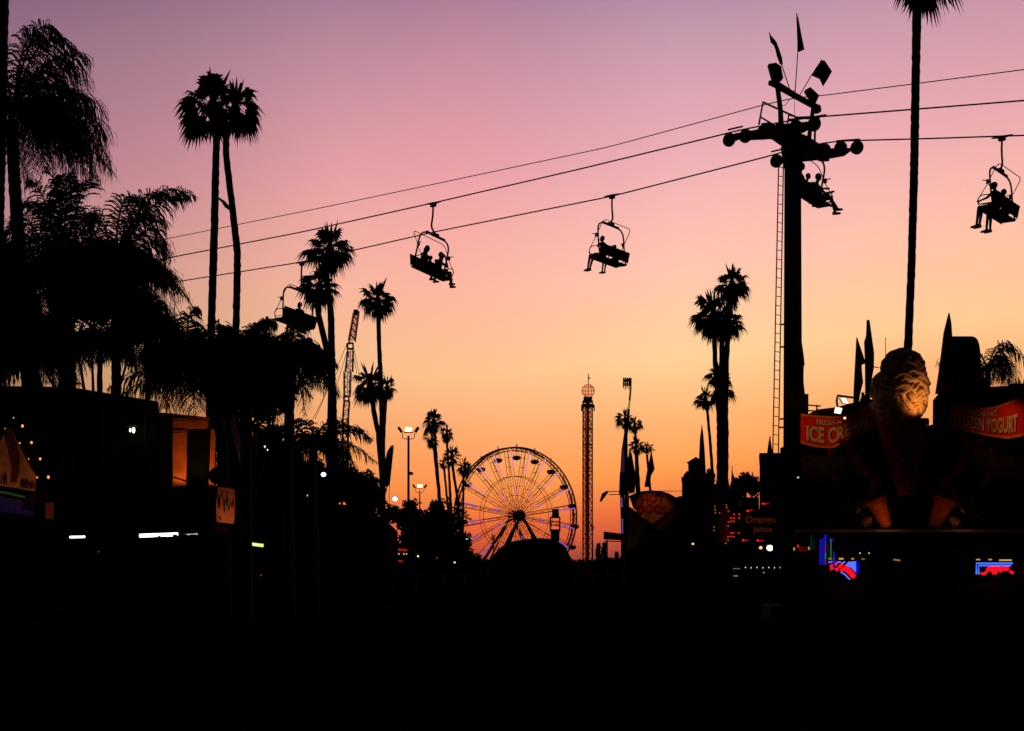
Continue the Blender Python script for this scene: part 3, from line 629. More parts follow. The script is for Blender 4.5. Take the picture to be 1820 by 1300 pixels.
feather_palm('small palm with a clear stem and crown just above the roof edge', 178, 622, 63, [(178, 640, 9), (177, 670, 10), (178, 720, 11)],
    [(150, 560, 125, 640), (200, 550, 240, 620), (178, 560, 190, 540), (215, 590, 236, 660), (150, 600, 140, 665)], nrand=24, rlen=80, L=.8, seed=25, group='feather palms at left', n=50, hang=.6)
feather_palm('palm filling the middle of the left grove', 262, 600, 63.2, [(262, 640, 9), (262, 730, 10)],
    [(300, 520, 332, 620), (240, 520, 220, 600), (280, 560, 320, 670), (300, 560, 345, 640)], nrand=26, rlen=85, L=.8, seed=27, group='feather palms at left', n=56, hang=.6)

# ================================================================== LEFT: BUILDINGS, STALLS
def quadbox(name, pts, D, thick, m, parent, dy=0.0, sk=0.0):
    # sk turns the building: its side walls run back along (sk, 1)
    mb = MB(); mb.prism([P(x, y, D) + Vector((0, dy, 0)) for x, y in pts], Vector((sk * thick, thick, 0))); return mb.build(name, m, parent)
b = thing('building', ground_at(140, 64), 'long dark flat-roofed building at left behind the palms', 'building')
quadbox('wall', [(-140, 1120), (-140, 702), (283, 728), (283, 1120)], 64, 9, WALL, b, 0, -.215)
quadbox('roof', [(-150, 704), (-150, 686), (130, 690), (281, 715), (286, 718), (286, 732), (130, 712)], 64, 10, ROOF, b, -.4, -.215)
quadbox('annex', [(278, 1115), (278, 733), (307, 735), (307, 1115)], 64.05, 1.6, WALL, b, 0, -.205)
L0 = thing('wall_lamp', P(235, 765, 63.4), 'small twin wall lamp glowing on the dark building front at left', 'lamp')
mb = MB(); mb.box(P(236, 758, 63.6), .18, .12, .05); mb.build('lamp_hood', STEEL, L0)
for x, rr in ((231.5, .045), (237.5, .07)):
    mb = MB(); mb.ball(P(x, 765, 63.3), (rr * .8, .06, rr * 1.6)); mb.build('bulb', emis('bulb_cream', (1, .85, .55), 3.5), L0)
# booth with the orange lit timber wall
bo = thing('game_booth', ground_at(345, 66), 'timber booth wall glowing orange with a dark doorway, left of the twin palms', 'booth')
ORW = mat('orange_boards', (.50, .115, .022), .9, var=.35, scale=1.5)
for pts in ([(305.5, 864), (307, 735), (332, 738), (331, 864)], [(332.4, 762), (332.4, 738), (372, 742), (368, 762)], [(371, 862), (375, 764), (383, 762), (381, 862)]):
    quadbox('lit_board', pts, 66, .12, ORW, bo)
quadbox('doorway', [(324, 905), (324, 757), (378, 757), (378, 905)], 66, .3, mat('doorway_shade', (.006, .006, .006), 1.0, spec=0), bo, .5)  # near-black sheet: the shade inside the opening is put into its colour
quadbox('lower_wall', [(305, 1060), (304, 864.5), (384, 863), (386, 1060)], 66, .5, WALL, bo)
mb = MB()
for (x0, y0, x1, y1) in ((306, 747, 331, 748), (306, 769, 331, 768), (305, 848, 331, 856), (331, 745, 375, 747)):
    mb.tube([P(x0, y0, 65.95), P(x1, y1, 65.95)], .02, 4)
mb.build('batten', ROOF, bo)
for (x, y, tx, ty) in ((318, 873, 320, 790), (376, 873, 376, 800)):
    lamp('SPOT', P(x + (3 if x < 350 else 0), y, 65.0), 70, (1, .45, .14), P(tx, ty, 66.05), 96, .1, parent=bo)
dk = thing('round_sign', P(387, 846, 64), 'round dark disc sign on a post beside the glowing booth', 'sign')
mb = MB(); mb.wheel(P(387, 846, 64), (0, 1, 0), 16 * 64 / F, .1, 28); mb.build('disc', ROOF, dk)
mb = MB(); mb.tube([P(392, 846, 64.2), P(392, gy(64), 64.2)], .05, 6); mb.build('post', STEEL, dk)
# hanging painted banner
hb = thing('banner', P(400, 898, 60), 'orange lit painted banner with black brush marks, under the round disc', 'banner')
quadbox('cloth', [(388, 865), (417, 870), (418, 890), (416, 932), (385, 928), (384, 895)], 60, .06, mat('banner_orange', (.55, .16, .07), .9), hb)
mb = MB(); rnd = random.Random(4)
for (x, y0, y1, w_) in ((389, 880, 905, 4), (394, 872, 888, 2), (398, 888, 912, 3), (402, 884, 900, 1.5), (406, 898, 908, 3), (404, 876, 896, 2), (410, 892, 903, 2.5), (390, 918, 926, 6), (414, 888, 903, 2)):
    x_ = x; mb.prism([P(x_ - w_ / 2, y0, 59.96), P(x_ + w_ / 2, y0 + 2, 59.96), P(x_ + w_ * .3 + 1, y1, 59.96), P(x_ - 1, y1 - 4, 59.96)], Vector((0, .03, 0)))
mb.build('brush_lettering', ROOF, hb)
quadbox('hem_board', [(378, 935), (402, 939), (406, 947), (376, 943)], 60, .1, ORW, hb)
lamp('SPOT', P(401, 944, 59.0), 24, (1, .5, .22), P(401, 900, 60), 70, .1, parent=hb)
# tent stall at the left edge
ts = thing('food_stall', ground_at(20, 56), 'food stall at the left edge with a pointed dimly lit canvas gable', 'stall')
CANV = mat('stall_canvas', (.55, .26, .13), .9, var=.5, scale=1.2)
mb = MB(); mb.prism([P(x, y, 56) for x, y in ((-60, 850), (-8, 800), (2, 780), (18, 761), (24, 772), (38, 800), (52, 828), (64, 846), (62, 874), (30, 868), (-60, 856))], Vector((0, .1, 0))); mb.build('gable_canvas', CANV, ts)
BR = mat('canvas_paint_brown', (.10, .025, .012), .9)
mb = MB(); mb.prism([P(x, y, 55.9) for x, y in ((8, 778), (18, 768), (30, 795), (34, 820), (32, 845), (28, 858), (18, 858), (20, 830), (14, 800))], Vector((0, .05, 0))); mb.build('painted_figure', BR, ts)
def text_verts(txt, size=1.0, align='CENTER', font_off=0.0):
    cu = bpy.data.curves.new('t', 'FONT'); cu.body = txt; cu.size = size; cu.align_x = align; cu.align_y = 'CENTER'; cu.offset = font_off; cu.resolution_u = 3
    ob = bpy.data.objects.new('t', cu); C.objects.link(ob)
    bpy.context.view_layer.update()
    me = bpy.data.meshes.new_from_object(ob.evaluated_get(bpy.context.evaluated_depsgraph_get()))
    vs = [Vector(v.co) for v in me.vertices]; fs = [tuple(p.vertices) for p in me.polygons]
    bpy.data.objects.remove(ob); bpy.data.curves.remove(cu); bpy.data.meshes.remove(me)
    return vs, fs
def text_on(name, txt, fn, m, parent, size=1.0, off=.0, w=None, hgt=None):
    """fn maps (u in -.5...5, v in -.5...5) to a world point"""
    vs, fs = text_verts(txt, size, font_off=off)
    x0 = min(v.x for v in vs); x1 = max(v.x for v in vs); y0 = min(v.y for v in vs); y1 = max(v.y for v in vs)
    mb = MB(); mb.add([fn((v.x - x0) / (x1 - x0), (v.y - y0) / (y1 - y0)) for v in vs], fs)
    return mb.build(name, m, parent)
INK = mat('sign_ink', (.03, .02, .03), .9)
mb = MB(); rnd = random.Random(14)
for x0, x1, yb0, hh in ((-6, 13, 860, 20), (36, 60, 867, 17)):
    x = x0
    while x < x1:
        ya = yb0 + (x - x0) * .12; k = rnd.uniform(1.2, 2.2); tl = rnd.uniform(-1.6, 1.6)
        mb.tube([P(x, ya, 55.86), P(x + tl, ya - hh * rnd.uniform(.7, 1) * (1 if x < 50 else .75), 55.86)], k * .5 * 56 / F, 4)
        if rnd.random() < .6: mb.tube([P(x, ya - hh * .5, 55.86), P(x + 2.4, ya - hh * rnd.uniform(.3, .8), 55.86)], .014, 4)
        x += rnd.uniform(2.4, 3.6)
mb.build('painted_letters', INK, ts)
quadbox('counter_wall', [(-60, 1090), (-60, 858), (30, 872), (66, 880), (100, 884), (100, 1090)], 56.5, 3.5, WALL, ts)
mb = MB(); mb.tube([P(-50, 868, 55.9), P(10, 876, 55.9), P(44, 884, 55.9)], .035, 5); mb.build('green_trim', emis('trim_green_glow', (.02, .12, .02), .25), ts)  # trim glows by itself, its light put in as emission
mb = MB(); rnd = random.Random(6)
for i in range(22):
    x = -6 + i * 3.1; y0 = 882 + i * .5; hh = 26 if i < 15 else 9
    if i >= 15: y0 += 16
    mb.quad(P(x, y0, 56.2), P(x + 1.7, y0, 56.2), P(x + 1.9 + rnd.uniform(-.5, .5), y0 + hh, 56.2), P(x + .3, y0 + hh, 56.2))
mb.build('fringe', emis('fringe_violet_glow', (.12, .04, .3), .07), ts)  # cloth strips with a faint glow put into the material
mb = MB(); mb.box(P(88, 908, 55.8), .12, .06, .26); mb.build('small_poster', emis('poster_glow', (.5, .06, .015), .07), ts)
lamp('SPOT', P(10, 905, 53.5), 38, (1, .42, .16), P(14, 822, 56), 75, .2, parent=ts)
sl_ = thing('string_lights', P(40, 757, 55.5), 'string of small orange bulbs running down the roof edge of the left stall', 'string lights')
BP = [(24, 743), (40, 757.5), (35, 788), (56, 787), (51, 816), (71.5, 816), (66, 849), (86, 848.5), (9, 762)]
mb = MB(); mb.tube([P(x, y - 1, 55.5) for x, y in ((24, 743), (40, 757), (56, 787), (71.5, 816), (86, 848.5))], .006, 4); mb.tube([P(x, y - 1, 55.5) for x, y in ((9, 762), (24, 743), (35, 788), (51, 816), (66, 849))], .006, 4); mb.build('wire', CABLE, sl_)
for i, (x, y) in enumerate(BP):
    mb = MB(); rr = (.018, .040, .022, .038, .016, .036, .024, .042, .012)[i]
    mb.ball(P(x, y, 55.5), (rr, rr, rr * 1.2), 8, 6); mb.build('bulb', ORB, sl_)
# fluorescent tubes and lamps
def tube_lamp(label, x0, y0, x1, y1, D, r_, m, ends=True):
    t = thing('tube_light', P((x0 + x1) / 2, (y0 + y1) / 2, D), label, 'light')
    mb = MB(); mb.tube([P(x0, y0, D), P(x1, y1, D)], r_, 8); mb.build('glowing_tube', m, t)
    mb = MB(); mb.tube([P(x0, y0 - r_ / D * F * 1.3, D + .02), P(x1, y1 - r_ / D * F * 1.3, D + .02)], r_ * .7, 6); mb.build('fitting', STEEL, t)
    return t
tube_lamp('short white tube light low at left, below the stall', 124, 955, 151, 954.5, 54, .034, FLUO)
t = tube_lamp('long white tube light over the silhouettes of goods on a counter', 248, 952.5, 316, 950, 52, .055, FLUO)
g = thing('goods', P(290, 955, 51.7), 'row of dark stacked goods silhouetted against the long white tube light', 'goods')
mb = MB(); rnd = random.Random(8); x = 249
while x < 352:
    w_ = rnd.uniform(2, 5); hh = (2.0 + 5 * (x - 249) / 70) * rnd.uniform(.3, 1.2); hh = min(hh, 6.5)
    mb.box(P(x + w_ / 2, 963 - hh, 51.7), w_ / 2 * 51.7 / F, .1, hh * 51.7 / F); x += w_
mb.build('boxes', ROOF, g)
quadbox('counter', [(244, 1100), (244, 958), (356, 958), (356, 1100)], 51.8, .8, WALL, g)
tube_lamp('dimmer end of the white tube row above the counter', 320, 951.5, 351, 949.5, 52.2, .02, emis('tube_dim', (.7, .8, .7), .8))
tube_lamp('short yellow-green tube light between the palms', 440, 966.5, 468, 970, 58, .055, LIME)
def glow(label, x, y, D, r_, m, pole=False, name='lamp', cat='lamp'):
    t = thing(name, P(x, y, D), label, cat)
    mb = MB(); mb.ball(P(x, y, D), (r_, r_, r_ * .85), 12, 8); mb.build('bulb', m, t, True)
    mb = MB(); mb.box(P(x, y, D) + Vector((0, r_ * .8, r_ * .5)), r_ * 1.1, r_ * .4, r_ * .6)
    if pole: mb.tube([P(x, y, D) + Vector((0, r_ * 1.4, 0)), P(x, gy(D), D) + Vector((0, r_ * 1.4, 0))], .04, 6)
    mb.build('housing', STEEL, t); return t
COOLV = emis('lamp_violet_white', (.85, .75, 1), 6)
glow('bright violet-white lamp in the dark below the low spread palm', 575, 844, 70, .10, COOLV)
glow('bright cold-white lamp at the foot of the leaning fan palms', 702, 887, 90, .13, COOLV)
glow('small pale lamp low in the dark under the violet-white one', 547, 881, 72, .045, emis('lamp_faint', (.8, .8, .5), .7))
glow('left of the two white lamps beside the ferris wheel', 828, 959, 140, .12, COOL); glow('right of the two white lamps beside the ferris wheel', 835, 959, 141, .13, COOL)
glow('tiny yellow lamp in the dark trees, lower one', 808, 1000, 120, .06, emis('lamp_pale_yellow', (1, .85, .4), 2))
glow('tiny yellow lamp in the dark trees, beside the red stall', 743, 989, 118, .06, MATS['lamp_pale_yellow'])
glow('tiny orange lamp among the distant palms', 793, 903, 150, .06, ORB)
glow('tiny red tail lamp far down in the dark at left', 464, 1023, 60, .025, emis('lamp_red_dim', (1, .08, .03), .5))
glow('tiny green lamp left of the long tube light', 175, 981, 56, .03, emis('lamp_green_dim', (.05, .3, .03), .3))
for i, (x0, y0, x1, y1, lb) in enumerate(((434, 773, 441, 781, 'upper of two slanted lamp tubes glinting between the left palms'), (470, 793, 476, 801, 'lower right of two slanted lamp tubes glinting between the left palms'))):
    tube_lamp(lb, x0, y0, x1, y1, 66, .03, emis('tube_cream', (1, .9, .5), 1.5 if i == 0 else .7))
# floodlight masts
def floodmast(label, x, y, D, s):
    t = thing('floodlight_mast', ground_at(x, D), label, 'floodlight', 'floodlight masts')
    m = D / F
    mb = MB(); mb.tube([P(x, gy(D), D), P(x, y + 12 * s, D)], [.10, .07], 8); mb.build('pole', STEEL, t)
    mb = MB(); mb.tube(arc_pts([P(x - 11 * s, y + 4 * s, D), P(x - 11 * s, y + 17 * s, D), P(x, y + 18 * s, D), P(x + 11 * s, y + 17 * s, D), P(x + 11 * s, y + 4 * s, D)], 4), .028, 6); mb.build('bracket', STEEL, t)
    for dx, ang in ((-15, -.6), (15, .6)):
        mb = MB(); mb.box(P(x + dx * s, y + 1 * s, D), 2.4 * s * m, .15, 5.2 * s * m, Matrix.Rotation(ang, 3, 'Y')); mb.build('lamp_head', STEEL, t)
    mb = MB(); mb.box(P(x, y + 1.5 * s, D), 7.6 * s * m, .12, 5.2 * s * m); hd = mb.build('lamp_head', STEELR, t)
    mb = MB(); mb.box(P(x, y + .3 * s, D - .16), 6.0 * s * m, .04, 3.4 * s * m); mb.build('glass', SODIUM, t)
floodmast('nearer floodlight mast with one lit head, right of the slender palm', 726, 763, 110, 1.0)
floodmast('farther and lower floodlight mast behind the dark trees', 746, 864, 190, .68)
t = thing('cctv_box', P(730, 841, 109.8), 'small dark box clamped halfway up the nearer floodlight mast', 'box')
mb = MB(); mb.box(P(731, 842, 109.6), .12, .1, .09); mb.tube([P(727, 838, 109.9), P(731, 841, 109.7)], .03, 5); mb.build('case', STEEL, t)
# banner flag next to it
flag_thing('feather_flag', 'dark curved feather flag standing left of the floodlight mast', [(699, 791), (694, 793), (688, 803), (684, 822), (683, 850), (686, 868), (693, 862), (696, 830)], [(690, 1000), (692, 866), (700, 791)], 112, REDCL, cat='flag')

# ------------------------------------------------------------------ dark trees and shrubs of the middle and horizon
bush('dense dark trees below the palms left of centre', [(420, 800, 40, 70), (470, 790, 38, 40), (500, 830, 45, 40), (440, 880, 60, 60), (560, 880, 50, 45), (610, 860, 38, 32), (650, 880, 36, 40), (540, 850, 30, 30), (480, 920, 60, 50)], 74, 1, .17)
bush('thick shrub filling the centre of the palm grove', [(400, 700, 35, 60), (460, 700, 35, 60), (430, 640, 36, 40), (500, 690, 28, 50), (390, 640, 26, 40), (510, 640, 26, 30)], 66, 2, .17)
bush('dark foliage between the left trunks above the roof', [(30, 560, 50, 70), (100, 600, 40, 50), (250, 560, 45, 45), (160, 540, 40, 40), (120, 520, 40, 50), (210, 500, 38, 50), (20, 480, 30, 50), (290, 640, 40, 30), (350, 620, 22, 40)], 68, 3, .18)
bush('dark trees behind the floodlight masts', [(730, 925, 26, 40), (700, 915, 18, 16), (760, 930, 22, 26), (745, 970, 50, 35), (655, 950, 40, 50), (788, 940, 28, 50), (812, 975, 30, 35), (775, 905, 14, 14), (842, 1003, 20, 20), (800, 1000, 40, 20)], 130, 4, .25)
bush('ragged hedge under the left rim of the ferris wheel', [(860, 1004, 22, 10), (845, 1004, 10, 14), (890, 1005, 22, 12)], 150, 5, .22)
bush('low shrubs right of the ferris wheel base', [(1065, 1003, 20, 9), (1082, 1000, 14, 8), (1100, 1003, 14, 12), (1040, 1003, 18, 8), (1020, 1004, 18, 8)], 160, 6, .22)
for i, (x, y, h_, lb) in enumerate(((1064, 970, 34, 'pointed shrub left of the hanging panel'), (1074, 968, 36, 'pointed shrub right beside its twin by the panel'), (1096, 985, 22, 'small pointed shrub near the foot of the ride pylon'))):
    bush(lb, [(x, y + 2, 3.2, 6), (x - 1, y + 14, 4.5, 10), (x + 1, y + 26, 5, 12)], 150, 30 + i, .13, group='pointed shrubs by the ride pylon')
bush('round bush silhouetted between the palm cluster and the sign building', [(1325, 858, 22, 20), (1312, 870, 18, 22), (1340, 866, 14, 18), (1300, 890, 22, 20)], 84, 7, .13)
bush('scrubby treetop right behind the bell tower', [(1262, 850, 9, 18), (1256, 880, 12, 25), (1275, 880, 14, 24)], 96, 8, .13)
bush('dark mass of trees behind the hot dog stand', [(1180, 960, 40, 40), (1240, 930, 40, 40), (1300, 940, 50, 40), (1150, 990, 40, 20), (1340, 950, 50, 50)], 105, 9, .22)
bush('leafy twigs between the two tall flags by the ice cream stand', [(1534, 715, 5, 18), (1530, 735, 7, 12)], 60, 10, .07)
tent = thing('dome_tent', ground_at(940, 180), 'low black dome tent in front of the ferris wheel', 'tent')
mb = MB(); ring = []
prof = [(-72, 1000), (-66, 990), (-54, 975), (-36, 964), (-10, 959), (20, 957), (44, 960), (60, 970), (68, 985), (76, 1000)]
mb.prism([P(942 + a, b_, 180) for a, b_ in [(-75, 1040)] + prof + [(78, 1040)]], Vector((0, 9, 0))); mb.build('canvas', ROOF, tent)
mb = MB(); mb.tube([P(942 + a, b_ + 1, 179.9) for a, b_ in prof], .1, 5); mb.build('hoop', STEEL, tent)
# low far buildings closing the horizon
fb = thing('building', ground_at(900, 600), 'low dark roofline along the far horizon under the ferris wheel', 'building')
quadbox('wall', [(560, 1020), (560, 992), (700, 990), (820, 996), (880, 1000), (1000, 998), (1040, 1001), (1120, 997), (1200, 990), (1700, 985), (1700, 1020)], 600, 30, WALL, fb)

# ================================================================== RIDES
WH = mat('wheel_paint', (.45, .14, .09), .6); VL = emis('led_violet', (.42, .16, .95), .55); VP = emis('led_pink', (1, .38, .68), .62); SPOKE_GLOW = emis('added_spoke_glow', (1, .22, .06), .5)
WD = 368.0; wc = P(918, 917, WD); Rw = 121 * WD / F; mw = WD / F
fw = thing('ferris_wheel', ground_at(918, WD), 'large lit ferris wheel with violet lit spokes and hanging round gondolas', 'ferris wheel')
def put_local(mb, nm, m, parent, smooth=False):
    me = bpy.data.meshes.new(nm); me.from_pydata([tuple(v) for v in mb.v], [], mb.f); me.validate(); me.materials.append(m)
    o = bpy.data.objects.new(nm, me); C.objects.link(o); o.parent = parent; return o
WY = R(29)
def wl(o, p, ang=None):     # place a child in the turned wheel frame
    q_ = Matrix.Rotation(WY, 3, 'Z') @ Vector(p); o.location = wc + q_ - Vector(fw['_o'])
    o.rotation_euler = (Matrix.Rotation(WY, 4, 'Z') @ Matrix.Rotation(ang or 0, 4, 'Y')).to_euler()
nsp = 20
for off in (-.75, .75):
    mb = MB(); mb.tube([Vector((Rw * math.sin(2 * math.pi * k / 80), off, Rw * math.cos(2 * math.pi * k / 80))) for k in range(81)], .19, 5); o = put_local(mb, 'rim', WH, fw); wl(o, (0, 0, 0))
    mb = MB(); mb.tube([Vector((Rw * .955 * math.sin(2 * math.pi * k / 80), off, Rw * .955 * math.cos(2 * math.pi * k / 80))) for k in range(81)], .09, 5)
    for k in range(80):
        a0 = 2 * math.pi * k / 80; a1 = 2 * math.pi * (k + 1) / 80
        mb.tube([Vector((Rw * math.sin(a0), off, Rw * math.cos(a0))), Vector((Rw * .955 * math.sin(a1), off, Rw * .955 * math.cos(a1)))], .05, 3, False)
    o = put_local(mb, 'inner_rim', WH, fw); wl(o, (0, 0, 0))
    mb = MB(); mb.tube([Vector((Rw * .58 * math.sin(2 * math.pi * k / 60), off * 1.1, Rw * .58 * math.cos(2 * math.pi * k / 60))) for k in range(61)], .06, 4); o = put_local(mb, 'middle_ring', WH, fw); wl(o, (0, 0, 0))
for k in range(nsp):
    a = 2 * math.pi * (k + .5) / nsp
    mb = MB()
    for off in (-1, 1):
        for sd in (-.42, .42):
            mb.tube([Vector((sd * .5, off * 1.3, 1.0)), Vector((sd, off * .75, Rw))], .06, 4)
    for j in range(5):
        z = Rw * (.3 + .14 * j); mb.tube([Vector((-.4, .8, z)), Vector((.4, .8, z))], .05, 3); mb.tube([Vector((0, -.9, z)), Vector((0, .9, z))], .05, 3)
    s_ = put_local(mb, 'spoke', WH, fw); wl(s_, (0, 0, 0), a)
    # LED runs on the spoke, then an added warm glow
    segs = {0: [(.62, .97, VP)], 1: [(.70, .97, VP), (.3, .45, VP)]}.get(k % 2)
    sa = math.sin(a)
    mt = VP if (k < 4 or k > 15) else VL
    for (r0, r1, _m) in segs:
        mb = MB(); mb.tube([Vector((.42 * r0 + .0, -1.3 + .5 * r0, Rw * r0)), Vector((.42 * r1, -.80 - .05, Rw * r1))], .14, 4); put_local(mb, 'led_or_glow_strip', mt, s_)
    mb = MB(); mb.tube([Vector((-.25, -1.35, Rw * .12)), Vector((-.32, -1.05, Rw * .60))], .09, 4); put_local(mb, 'led_or_glow_strip', SPOKE_GLOW, s_)  # warm glow added so the spoke paint looks lit
    ag = 2 * math.pi * k / nsp
    mb = MB(); hang = 1.9
    mb.ball((0, 0, -hang - .35), (.95, .95, .55), 10, 6); mb.tube([Vector((-.8, 0, -hang)), Vector((0, 0, 0)), Vector((.8, 0, -hang))], .06, 4); mb.tube([Vector((0, 0, .3)), Vector((0, 0, -hang))], .06, 4)
    mb.tube([Vector((0, 0, .2)), Vector((0, 0, .8))], .13, 4)
    mb.tube([Vector((.95 * math.cos(q_), .95 * math.sin(q_), -hang - .15)) for q_ in [i * math.pi / 6 for i in range(13)]], .08, 4)
    g_ = put_local(mb, 'gondola', mat('gondola_paint', (.10, .05, .10), .6), fw); wl(g_, (Rw * math.sin(ag), 0, Rw * math.cos(ag)))
mb = MB(); mb.tube([Vector((0, -2.6, 0)), Vector((0, 2.6, 0))], .7, 12)
for off in (-1.6, 1.6): mb.wheel(Vector((0, off, 0)), (0, 1, 0), 1.25, .25, 24)
mb.tube([Vector((0, -3.6, 0)), Vector((0, -2.6, 0))], [.25, .9], 10); o = put_local(mb, 'hub', mat('hub_paint', (.10, .012, .012), .6), fw); wl(o, (0, 0, 0))
zb = -(wc.z); mb = MB()
for off in (-2.2, 2.2):
    for sx in (-8.6, 8.6):
        mb.tube([Vector((0, off, 0)), Vector((sx, off * 1.6, zb))], .34, 5); mb.tube([Vector((sx * .08, off, -1)), Vector((sx * .78, off * 1.5, zb))], .2, 4)
        for j in (.3, .5, .7, .9): mb.tube([Vector((sx * j, off * (1 + .6 * j), zb * j)), Vector((sx * j * .85, off * (1 + .5 * j), zb * (j + .06)))], .12, 3)
o = put_local(mb, 'support_leg', STEEL, fw); wl(o, (0, 0, 0))

# drop tower
DD = 330.0; dt = thing('drop_tower', ground_at(1043, DD), 'tall lattice drop tower ride topped by a wire globe and a pennant', 'drop tower')
RUST = mat('drop_tower_paint', (.14, .03, .02), .7)
def lattice(mb, x0, x1, y0, y1, D, n, r_, dep=1.6, lean=0.0):
    cs = []
    for sx in (0, 1):
        for dy in (0, dep):
            mb.tube([P((x0, x1)[sx] + lean, y0, D) + Vector((0, dy, 0)), P((x0, x1)[sx], y1, D) + Vector((0, dy, 0))], r_ * 1.7, 4)
    for i in range(n):
        ya = y0 + (y1 - y0) * i / n; yb = y0 + (y1 - y0) * (i + 1) / n; la = lean * (1 - i / n); lb = lean * (1 - (i + 1) / n)
        for dy in (0, dep):
            if i % 2: mb.tube([P(x0 + la, ya, D) + Vector((0, dy, 0)), P(x1 + lb, yb, D) + Vector((0, dy, 0))], r_, 3)
            else: mb.tube([P(x1 + la, ya, D) + Vector((0, dy, 0)), P(x0 + lb, yb, D) + Vector((0, dy, 0))], r_, 3)
            mb.tube([P(x0 + la, ya, D) + Vector((0, dy, 0)), P(x1 + la, ya, D) + Vector((0, dy, 0))], r_, 3)
mb = MB(); lattice(mb, 1036.5, 1041.5, 712, 1020, DD, 44, .06); lattice(mb, 1046.5, 1053, 712, 1020, DD, 44, .06); mb.build('lattice_shaft', RUST, dt)
mb = MB(); mb.tube([P(1044, 705, DD + .8), P(1043.5, 1020, DD + .8)], .16, 5); mb.build('spine', STEELR, dt)
for x in (1039, 1050):
    y = 722
    while y < 1000:
        mb = MB(); mb.tube([P(x, y, DD + .2), P(x, y + 5.5, DD + .2)], .24, 4); y += 8.5
        mb.build('rail_light', emis('rail_lights', (1, .17, .05), .55), dt)
mb = MB()
for x0, y0, x1, y1 in ((1035, 718, 1055, 732), (1038, 708, 1052, 718)):
    mb.prism([P(x0, y0, DD - .5), P(x1, y0, DD - .5), P(x1, y0 + 6, DD - .5), P(x0, y0 + 6, DD - .5)], Vector((0, 2.4, 0)))
for x in (1034, 1056): mb.tube([P(x, 720, DD), P(x, 731, DD)], .14, 5)
mb.build('seat_ring', STEEL, dt)
for y in (763, 790):
    mb = MB(); mb.tube([P(1036, y, DD - .2), P(1054, y, DD - .2)], .14, 4); mb.build('brace_ring', STEEL, dt)
for k in range(3):
    mb = MB(); mb.ball(P(1040 + k * 5, 708, DD), .35); mb.tube([P(1040 + k * 5, 716, DD), P(1040 + k * 5, 708, DD)], .2, 5); mb.build('head_pulley', STEEL, dt)
GL = emis('globe_glow', (1, .16, .08), .45); gc = P(1045.5, 695, DD); gr_ = 11.2 * DD / F
mb = MB()
for k in range(6):
    a = math.pi * k / 6; mb.tube([gc + gr_ * Vector((math.sin(t_) * math.cos(a), math.sin(t_) * math.sin(a), math.cos(t_))) for t_ in [i * math.pi / 12 for i in range(25)]], .065, 4, False)
for zf in (-.55, 0, .55):
    rr = gr_ * math.sqrt(1 - zf * zf); mb.tube([gc + Vector((rr * math.cos(t_), rr * math.sin(t_), gr_ * zf)) for t_ in [i * math.pi / 12 for i in range(25)]], .065, 4, False)
mb.build('wire_globe', GL, dt)
mb = MB(); mb.tube([P(1045.5, 708, DD), P(1045.8, 665, DD)], .09, 5); mb.build('flagpole', STEEL, dt)
mb = MB(); mb.prism([P(1046, 669, DD), P(1050, 674, DD), P(1046, 673.5, DD)], Vector((0, .05, 0))); mb.build('pennant', STEEL, dt)

# pylon arm ride
RD = 250.0; ra = thing('pylon_ride', ground_at(1107, RD), 'slim pylon ride glowing green above and blue below, riders seated at the top', 'ride')
def seg(nm, pts, r0, r1, m, par):
    mb = MB(); n = len(pts); mb.tube([P(x, y, RD) for x, y in pts], [(r0 + (r1 - r0) * i / (n - 1)) * RD / F for i in range(n)], 8); return mb.build(nm, m, par)
seg('upper_arm', [(1121.5, 672), (1121, 690), (1119, 712)], 1.2, 1.8, STEEL, ra)
seg('green_lit_arm', [(1119, 712), (1117.5, 728)], 1.8, 2.2, emis('arm_green', (.45, .55, .03), .45), ra)
seg('arm', [(1117.5, 728), (1115, 752), (1112, 775), (1109, 800)], 2.2, 4.2, mat('pylon_blue_grey', (.05, .05, .1), .7), ra)
seg('violet_lit_mast', [(1109, 800), (1107, 840)], 4.6, 4.8, emis('arm_violet', (.07, .02, .09), .35), ra)
seg('drive_housing', [(1107, 840), (1106, 880)], 5.5, 6.0, STEEL, ra)
seg('mast_foot', [(1106, 880), (1107, 930), (1109, 1000), (1110, gy(RD))], 4.2, 2.6, mat('mast_blue', (.03, .03, .10), .7), ra)
for (x, y0, y1) in ((1104.5, 884, 902), (1106, 922, 950)):
    mb = MB(); mb.tube([P(x, y0, RD - .5), P(x + 1.2, y1, RD - .5)], .10, 4); mb.build('light_strip', emis('strip_blue', (.1, .18, .8), .45), ra)
mb = MB(); mb.tube([P(1108, 677, RD - .3), P(1122, 676, RD - .3)], .2, 5)
for k in range(4):
    x = 1108.5 + k * 3.4
    mb.box(P(x, 678, RD - .4), .10, .25, .5); mb.box(P(x, 683.5, RD - .6), .11, .35, .22)
    mb.tube([P(x - .5, 685, RD - .8), P(x - .9, 691 + (k % 2) * 2, RD - .8)], .07, 4); mb.ball(P(x, 672.8, RD - .3), .13)
mb.build('rider_seats', STEEL, ra)
mb = MB()
for y in (874, 879.5): mb.tube([P(1102, y, RD), P(1078 if y < 875 else 1082, y, RD)], .06, 4)
mb.tube([P(1080, 874, RD), P(1073, 880, RD), P(1069, 888, RD)], [.2, .38, .22], 6); mb.box(P(1071, 885, RD), .16, .3, .5, Matrix.Rotation(.5, 3, 'Y')); mb.tube([P(1069, 886, RD), P(1067.5, 892, RD)], .16, 5)
mb.build('lower_arm', STEEL, ra)
hp = thing('hanging_panel', P(1090, 952, 200), 'dark rectangular board on posts at the foot of the pylon ride', 'board')
